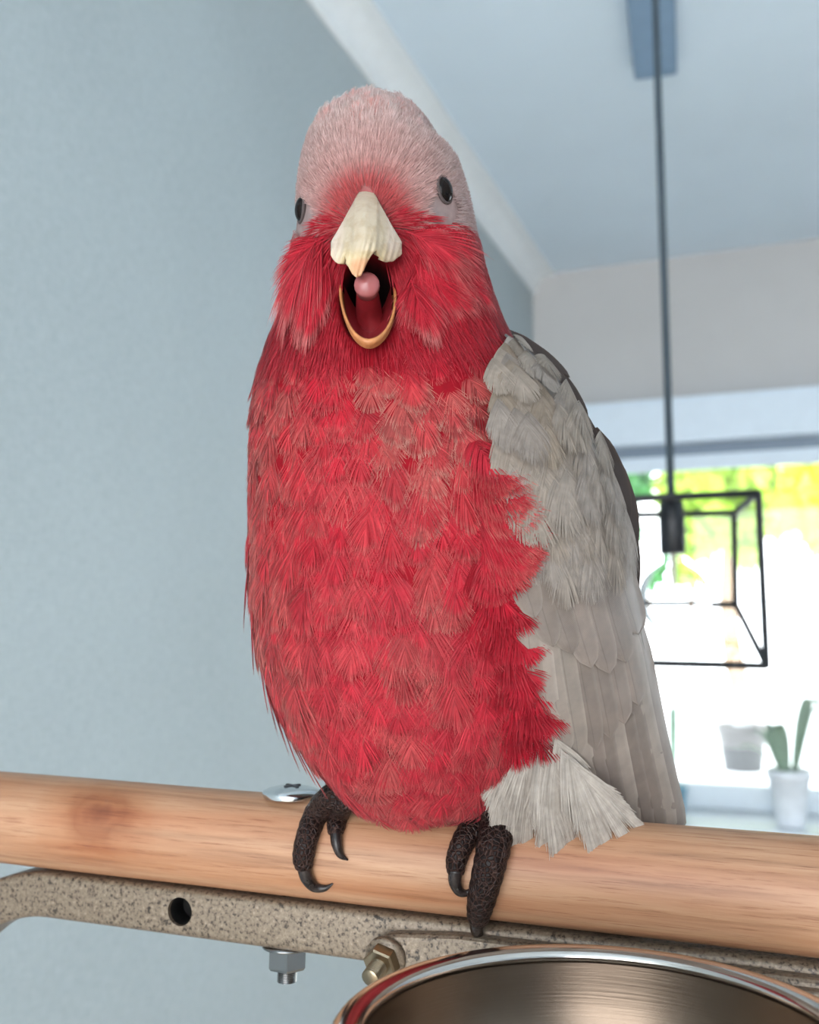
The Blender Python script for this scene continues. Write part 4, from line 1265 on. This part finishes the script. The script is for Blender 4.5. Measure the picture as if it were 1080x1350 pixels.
# wing base surface
ys_ = np.linspace(446, 1085, 60); ss_ = np.linspace(0.0, 1.0, 24)
Yg, Sg = np.meshgrid(ys_, ss_, indexing='ij')
Xg = xf(Yg) + 10 + (xb(Yg) - 18 - xf(Yg)) * Sg
Zg = zwing(Xg, Yg) + 0.0022
ids = np.arange(60 * 24).reshape(60, 24)
fq = np.stack([ids[:-1, :-1], ids[:-1, 1:], ids[1:, 1:], ids[1:, :-1]], -1).reshape(-1, 4)
wing = mesh_obj('wing', e2w(E(Xg, Yg, Zg).reshape(-1, 3)), fq, plain('wing_skin_grey', (140, 131, 124), .8), bird)
wing['label'] = 'folded grey wing'
md = wing.modifiers.new('thickness', 'SOLIDIFY'); md.thickness = 0.002; md.offset = 0
def wing_feather(x0, y0, x1, y1, wpx, mat, layer, bend=0.0, tip=0.30, point=2.0, name='wing_feather', lean=0.00035, zoff=0.0, parent=None, nl=16, nw=9, zfun=None):
    zf_ = zfun or zwing
    ax = np.array([x1 - x0, y1 - y0], float); Lp = np.linalg.norm(ax); ax /= Lp; sd = np.array([-ax[1], ax[0]])   # sd: to image left
    V = []; UV = []
    for i in range(nl + 1):
        t = i / nl
        wf = min(1.0, 0.55 + t * 2.2)
        if t > 1 - tip:
            k = (t - (1 - tip)) / tip; wf *= max(0.0, 1 - k ** point) ** (1 / 1.8)
        for j in range(nw + 1):
            u = j / nw * 2 - 1
            along = t * Lp
            off = u * wpx / 2 * wf + bend * math.sin(math.pi * t) * Lp
            x = x0 + ax[0] * along + sd[0] * off; y = y0 + ax[1] * along + sd[1] * off
            z = float(zf_(x, y)) - layer - 0.0007 * t + 0.0005 * u * u * wf + lean * u + zoff
            if abs(u) < 0.12: z -= 0.00015
            V.append(E(x, y, z)); UV.append((j / nw, t * Lp / wpx))
    ids_ = np.arange((nl + 1) * (nw + 1)).reshape(nl + 1, nw + 1)
    fq_ = np.stack([ids_[:-1, :-1], ids_[:-1, 1:], ids_[1:, 1:], ids_[1:, :-1]], -1).reshape(-1, 4)
    return mesh_obj(name, e2w(np.array(V)), fq_, mat, parent or wing, True, uvs=np.array(UV))
jr = lambda s_: rng.normal(0, s_)
# primaries reach behind the dowel
tipx = [782, 800, 818, 836, 854, 870, 884, 896]
for i, tx in enumerate(tipx):
    wing_feather(742 + i * 13, 760 + i * 6, tx, 1106, 34, M_wgrey if i % 3 else M_wpale, 0.0002 + 0.0003 * (len(tipx) - i), bend=0.012, tip=0.16, point=2.5)
# secondaries
sec = [(688, 650, 708, 962, 32), (696, 660, 728, 985, 34), (702, 710, 746, 1000, 36), (722, 712, 764, 1000, 36), (742, 716, 786, 990, 34), (762, 720, 806, 975, 34), (784, 726, 824, 955, 32), (802, 730, 842, 930, 30)]
for i, (a, b2, c_, d_, w_) in enumerate(sec):
    wing_feather(a, b2, c_, d_, w_, M_wpale if i < 4 else M_wgrey, 0.0022 + 0.0002 * (8 - i), bend=0.01, tip=0.18, point=2.4)
# greater coverts
for i, (tx, ty) in enumerate([(706, 822), (730, 846), (755, 866), (780, 880), (804, 886), (826, 872), (842, 842)]):
    wing_feather(tx - 44 + jr(2), ty - 165, tx, ty + jr(4), 40, M_wgrey, 0.0038 + 0.00015 * (7 - i), bend=0.015, tip=0.28, point=2.2)
# median and lesser coverts: soft barbed feathers in overlapping rows
def wing_frame(x, y, lay):
    p = E(x, y, zwing(x, y)); a = E(x + 3, y, zwing(x + 3, y)) - E(x - 3, y, zwing(x - 3, y)); b2 = E(x, y + 3, zwing(x, y + 3)) - E(x, y - 3, zwing(x, y - 3))
    n = nrm(np.cross(a, b2)); n = n if n[2] < 0 else -n
    return p + n * lay, n, nrm(b2), nrm(a)
COV = [L3((172, 155, 138)), L3((184, 169, 155)), L3((176, 163, 153))]
def covert_row(ty0, slope, n_, length, wmm, layer, s0=0.05, s1=0.88):
    for i in range(n_):
        s = s0 + (s1 - s0) * i / max(n_ - 1, 1)
        y = ty0 - length + slope * math.sin(math.pi * s) + jr(5)
        x = xf(y) + (xb(y) - xf(y)) * s + jr(3)
        p, n, t, a = wing_frame(x, y, layer * np.interp(y, [430, 540], [.35, 1]))
        wm_ = wmm * np.interp(s, [0.0, .2, .8, 1], [.75, 1, 1, .8])
        c_ = COV[rng.integers(3)] * (1 + jr(.05)) * 0.86
        if y > 560: c_ = mix3(c_, L3((184, 172, 163)), .4)
        b2 = Barbs()
        feather(b2, p, t + a * (0.26 + jr(.06)), n, length / FPX * .31 * 1.05, wm_, c_ * .72, c_, c_ * 1.12, M=40, R=0.045, Ra=0.2, lift=0.025, w0=0.00046, rag=.04, fringe=.9, S=5, twist=.12, var=.04)
        b2.build('covert_feather', wing, M_plume, kind=None)
covert_row(762, 30, 7, 100, .0072, 0.0052)
covert_row(716, 34, 8, 90, .0070, 0.0055)
covert_row(676, 32, 8, 84, .0068, 0.0057)
covert_row(640, 30, 8, 80, .0066, 0.0059)
covert_row(606, 26, 7, 76, .0064, 0.0061)
covert_row(574, 22, 7, 70, .0062, 0.0062)
covert_row(546, 18, 6, 64, .0060, 0.0063, s1=.8)
covert_row(518, 12, 4, 56, .0052, 0.0064, s0=.12, s1=.72)
covert_row(494, 6, 3, 44, .0042, 0.0064, s0=.25, s1=.75)
# dark brown feathers along the rear edge
def zback(x, y): return zwing(np.minimum(x, xb(y)), y) - 0.0012
for (a, b2, c_, d_, w_) in [(668, 438, 752, 498, 18), (690, 448, 750, 510, 16), (716, 470, 776, 550, 17), (728, 486, 772, 562, 15), (752, 526, 800, 610, 16), (760, 540, 808, 640, 16), (780, 566, 830, 690, 30), (794, 590, 836, 735, 34), (808, 640, 838, 790, 24)]:
    wing_feather(a, b2, c_, d_, w_, M_wbrown, -0.0005, bend=(-0.02 if d_ < 620 else -0.045), tip=0.45, point=1.4, zfun=zback, nl=12, nw=6)

# the other wing, folded on the far flank
def zfar_pt(y, ph, off):
    p, n, t = body_frame(np.array([float(y)]), np.array([ph])); return p[0] + n[0] * off
ysw = np.linspace(480, 980, 30); phw = np.radians(np.linspace(200, 262, 14))
g = np.array([[zfar_pt(y, p_, 0.0012) for p_ in phw] for y in ysw])
ids = np.arange(30 * 14).reshape(30, 14)
fq = np.stack([ids[:-1, :-1], ids[:-1, 1:], ids[1:, 1:], ids[1:, :-1]], -1).reshape(-1, 4)
wing2 = mesh_obj('wing', e2w(g.reshape(-1, 3)), fq, M_wgrey, bird, uvs=np.zeros((420, 2)))
wing2['label'] = 'folded grey wing on the far side'
for i in range(7):
    ph0 = math.radians(203 + i * 9)
    for (ya, yb_, lay) in ((700, 1010, 0.002), (600, 800, 0.003), (500, 660, 0.004)):
        V = []; UV = []
        for a in range(11):
            t = a / 10
            for b2 in range(6):
                u = b2 / 5 * 2 - 1
                wf = min(1, .6 + 2 * t) * (1 if t < .75 else math.sqrt(max(0, 1 - ((t - .75) / .25) ** 2)))
                V.append(zfar_pt(ya + (yb_ - ya) * t, ph0 + u * .1 * wf, lay + .001 * t)); UV.append((b2 / 5, t * 5))
        ids = np.arange(66).reshape(11, 6)
        fq = np.stack([ids[:-1, :-1], ids[:-1, 1:], ids[1:, 1:], ids[1:, :-1]], -1).reshape(-1, 4)
        mesh_obj('wing_feather', e2w(np.array(V)), fq, M_wgrey, wing2, True, uvs=np.array(UV))

# tail feathers hang behind the dowel
def ztail(x, y): return np.interp(y, [1000, 1090, 1320], [.352, .360, .385]) + 0 * x
for i in range(6):
    wing_feather(700 + i * 18, 1010, 742 + i * 20, 1290 - abs(i - 3) * 8, 34, M_wgrey, 0.0004 * i, tip=.15, point=2.5, name='tail_feather', parent=bird, zfun=ztail)

# --- pale thigh and vent feathers hanging over the dowel
M_thigh = m_plume('thigh_feather_vane', 0.6, 0.3)
def thigh(x0, y0, x1, y1, z0, z1, Wf, M=64, lift=0.02, col=1.0):
    o = E(x0, y0, z0); tipp = E(x1, y1, z1); d = tipp - o; L = np.linalg.norm(d)
    n = nrm(np.array([0.25, 0.25, -1.0])); n = nrm(n - nrm(d) * np.dot(n, nrm(d)))
    b2 = Barbs()
    c_ = WHITEP * col * rng.uniform(.9, 1.04)
    feather(b2, o, d, n, L * 0.98, Wf, c_ * .82, c_, c_ * 1.05, M=M, R=0.09, lift=lift, w0=0.00052, rag=0.07, fringe=.8, point=1.0, twist=.2, var=.06)
    b2.build('thigh_feather', bird, M_thigh, kind=None)
for (x0, y0, x1, y1, w_) in [(660, 985, 668, 1092, .0070), (690, 985, 700, 1100, .0075), (676, 990, 684, 1098, .007), (706, 990, 744, 1126, .0070), (722, 985, 756, 1112, .0075), (738, 985, 792, 1122, .0065), (745, 990, 806, 1110, .0060), (750, 1000, 828, 1100, .0052),
                             (762, 1020, 846, 1088, .0042), (660, 1010, 655, 1080, .0055), (716, 1000, 722, 1112, .007), (730, 970, 776, 1084, .008), (700, 960, 720, 1070, .009), (670, 965, 676, 1060, .008)]:
    zt = min(perch_depth(x1, max(y1, 1098)) - 0.003, .322) if y1 > 1092 else .322
    thigh(x0, y0, x1, y1, .3185, zt, w_)
for (x0, y0, x1, y1, w_) in [(432, 985, 440, 1038, .0050), (426, 970, 436, 1030, .0045), (442, 990, 450, 1046, .0050)]:
    thigh(x0, y0, x1, y1, .343, .346, w_, M=26)

# --- legs and feet
def m_foot():
    m, nt, b = new_mat('scaly_foot_skin')
    co = obj_co(nt)
    v_ = N(nt, 'ShaderNodeTexVoronoi', feature='DISTANCE_TO_EDGE'); v_.inputs['Scale'].default_value = 620; nt.links.new(co, v_.inputs['Vector'])
    c = ramp(nt, v_.outputs['Distance'], [(0.0, lin4((76, 54, 47))), (0.06, lin4((42, 27, 24))), (0.2, lin4((22, 13, 12)))])
    nt.links.new(c, b.inputs['Base Color']); b.inputs['Roughness'].default_value = 0.45; b.inputs['Specular IOR Level'].default_value = 0.18
    h_ = ramp(nt, v_.outputs['Distance'], [(0, (0, 0, 0, 1)), (0.2, (1, 1, 1, 1))])
    bump(nt, b, h_, 0.7, 0.0006)
    return m
M_foot = m_foot()
def m_claw():
    m, nt, b = new_mat('black_claw')
    c = ramp(nt, noise(nt, obj_co(nt), 300, 4), [(0.3, lin4((20, 16, 16))), (0.62, lin4((48, 40, 38))), (0.8, lin4((110, 98, 88)))])
    nt.links.new(c, b.inputs['Base Color']); b.inputs['Roughness'].default_value = 0.25; b.inputs['Specular IOR Level'].default_value = 0.35
    return m
M_claw = m_claw()
def on_perch(x, y, rpx, gap=0.9):
    d = perch_depth(x, y); return E(x, y, d - rpx / FPX * d * gap)
def toe(pix, rad, parent):
    pts_ = np.array([on_perch(x, y, r) if z is None else E(x, y, z) for (x, y, z), r in zip(pix, rad)])
    n_ = 60
    path_ = catmull(pts_, n_); rr_ = np.interp(np.linspace(0, 1, n_), np.linspace(0, 1, len(rad)), rad) / FPX * 0.375
    rr_ = rr_ * (1 + 0.055 * np.abs(np.sin(np.linspace(0, 11 * math.pi, n_))) + rng.normal(0, .008, n_))
    v_, f_ = tube(e2w(path_), rr_, 20)
    return mesh_obj('toe', v_, f_, M_foot, parent)
def claw(pix, rad, parent):
    pts_ = np.array([E(*q_) for q_ in pix]); path_ = catmull(pts_, 24)
    rr_ = np.interp(np.linspace(0, 1, 24), np.linspace(0, 1, len(rad)), rad) / FPX * 0.34
    v_, f_ = tube(e2w(path_), rr_, 14)
    return mesh_obj('claw', v_, f_, M_claw, parent)
def PD(x, y, r): return perch_depth(x, y) - r / FPX * .34
# image-left foot
leg, f_ = tube(e2w(catmull([E(470, 1020, .350), E(462, 1042, .347), E(450, 1056, .345)], 14)), np.interp(np.linspace(0, 1, 14), [0, 1], [.0060, .0052]), 18)
foot1 = mesh_obj('foot', leg, f_, M_foot, bird)
t1 = toe([(468, 1052, .345), (440, 1050, .344), (418, 1072, None), (405, 1104, None), (400, 1130, None), (401, 1144, None)], [15, 16, 15, 13.5, 13, 10], foot1)
claw([(400, 1138, PD(400, 1138, 12)), (404, 1156, PD(404, 1156, 12)), (414, 1169, PD(414, 1169, 9)), (428, 1171, PD(428, 1171, 5)), (439, 1165, PD(439, 1165, 2))], [9.5, 8.8, 7, 4.5, 1], foot1)
t2 = toe([(470, 1054, .345), (455, 1056, .341), (446, 1074, None), (443, 1092, None), (443, 1100, None)], [14, 14, 13, 10.5, 8.5], foot1)
claw([(443, 1095, PD(443, 1095, 10)), (444, 1112, PD(444, 1112, 9)), (449, 1127, PD(449, 1127, 5)), (459, 1134, PD(459, 1134, 2))], [8.5, 7.5, 5, 1], foot1)
toe([(474, 1054, .346), (476, 1058, .360), (478, 1080, .371), (480, 1115, .375)], [14, 13, 12, 9], foot1)
# image-right foot
leg, f_ = tube(e2w(catmull([E(656, 1015, .340), E(652, 1040, .336), E(648, 1062, .332)], 14)), np.interp(np.linspace(0, 1, 14), [0, 1], [.0062, .0056]), 18)
foot2 = mesh_obj('foot', leg, f_, M_foot, bird)
toe([(648, 1062, .331), (632, 1078, None), (612, 1108, None), (602, 1134, None), (601, 1152, None)], [16, 15, 13.5, 12, 9.5], foot2)
claw([(601, 1146, PD(601, 1146, 12)), (600, 1162, PD(600, 1162, 11)), (606, 1175, PD(606, 1175, 7)), (616, 1177, PD(616, 1177, 4)), (624, 1168, PD(624, 1168, 2))], [9.5, 8.5, 6.5, 4, 1], foot2)
toe([(652, 1062, .331), (656, 1085, None), (650, 1120, None), (642, 1156, None), (634, 1190, None), (630, 1212, PD(630, 1200, 14) + .002)], [19, 20, 19, 17.5, 15.5, 12], foot2)
claw([(631, 1206, PD(630, 1200, 13) + .001), (629, 1222, PD(630, 1200, 13) + .003), (631, 1235, PD(630, 1200, 13) + .007), (634, 1238, PD(630, 1200, 13) + .012)], [11, 9.5, 6, 1.5], foot2)
toe([(655, 1060, .333), (658, 1062, .345), (662, 1085, .357), (666, 1115, .361)], [15, 14, 12, 9], foot2)
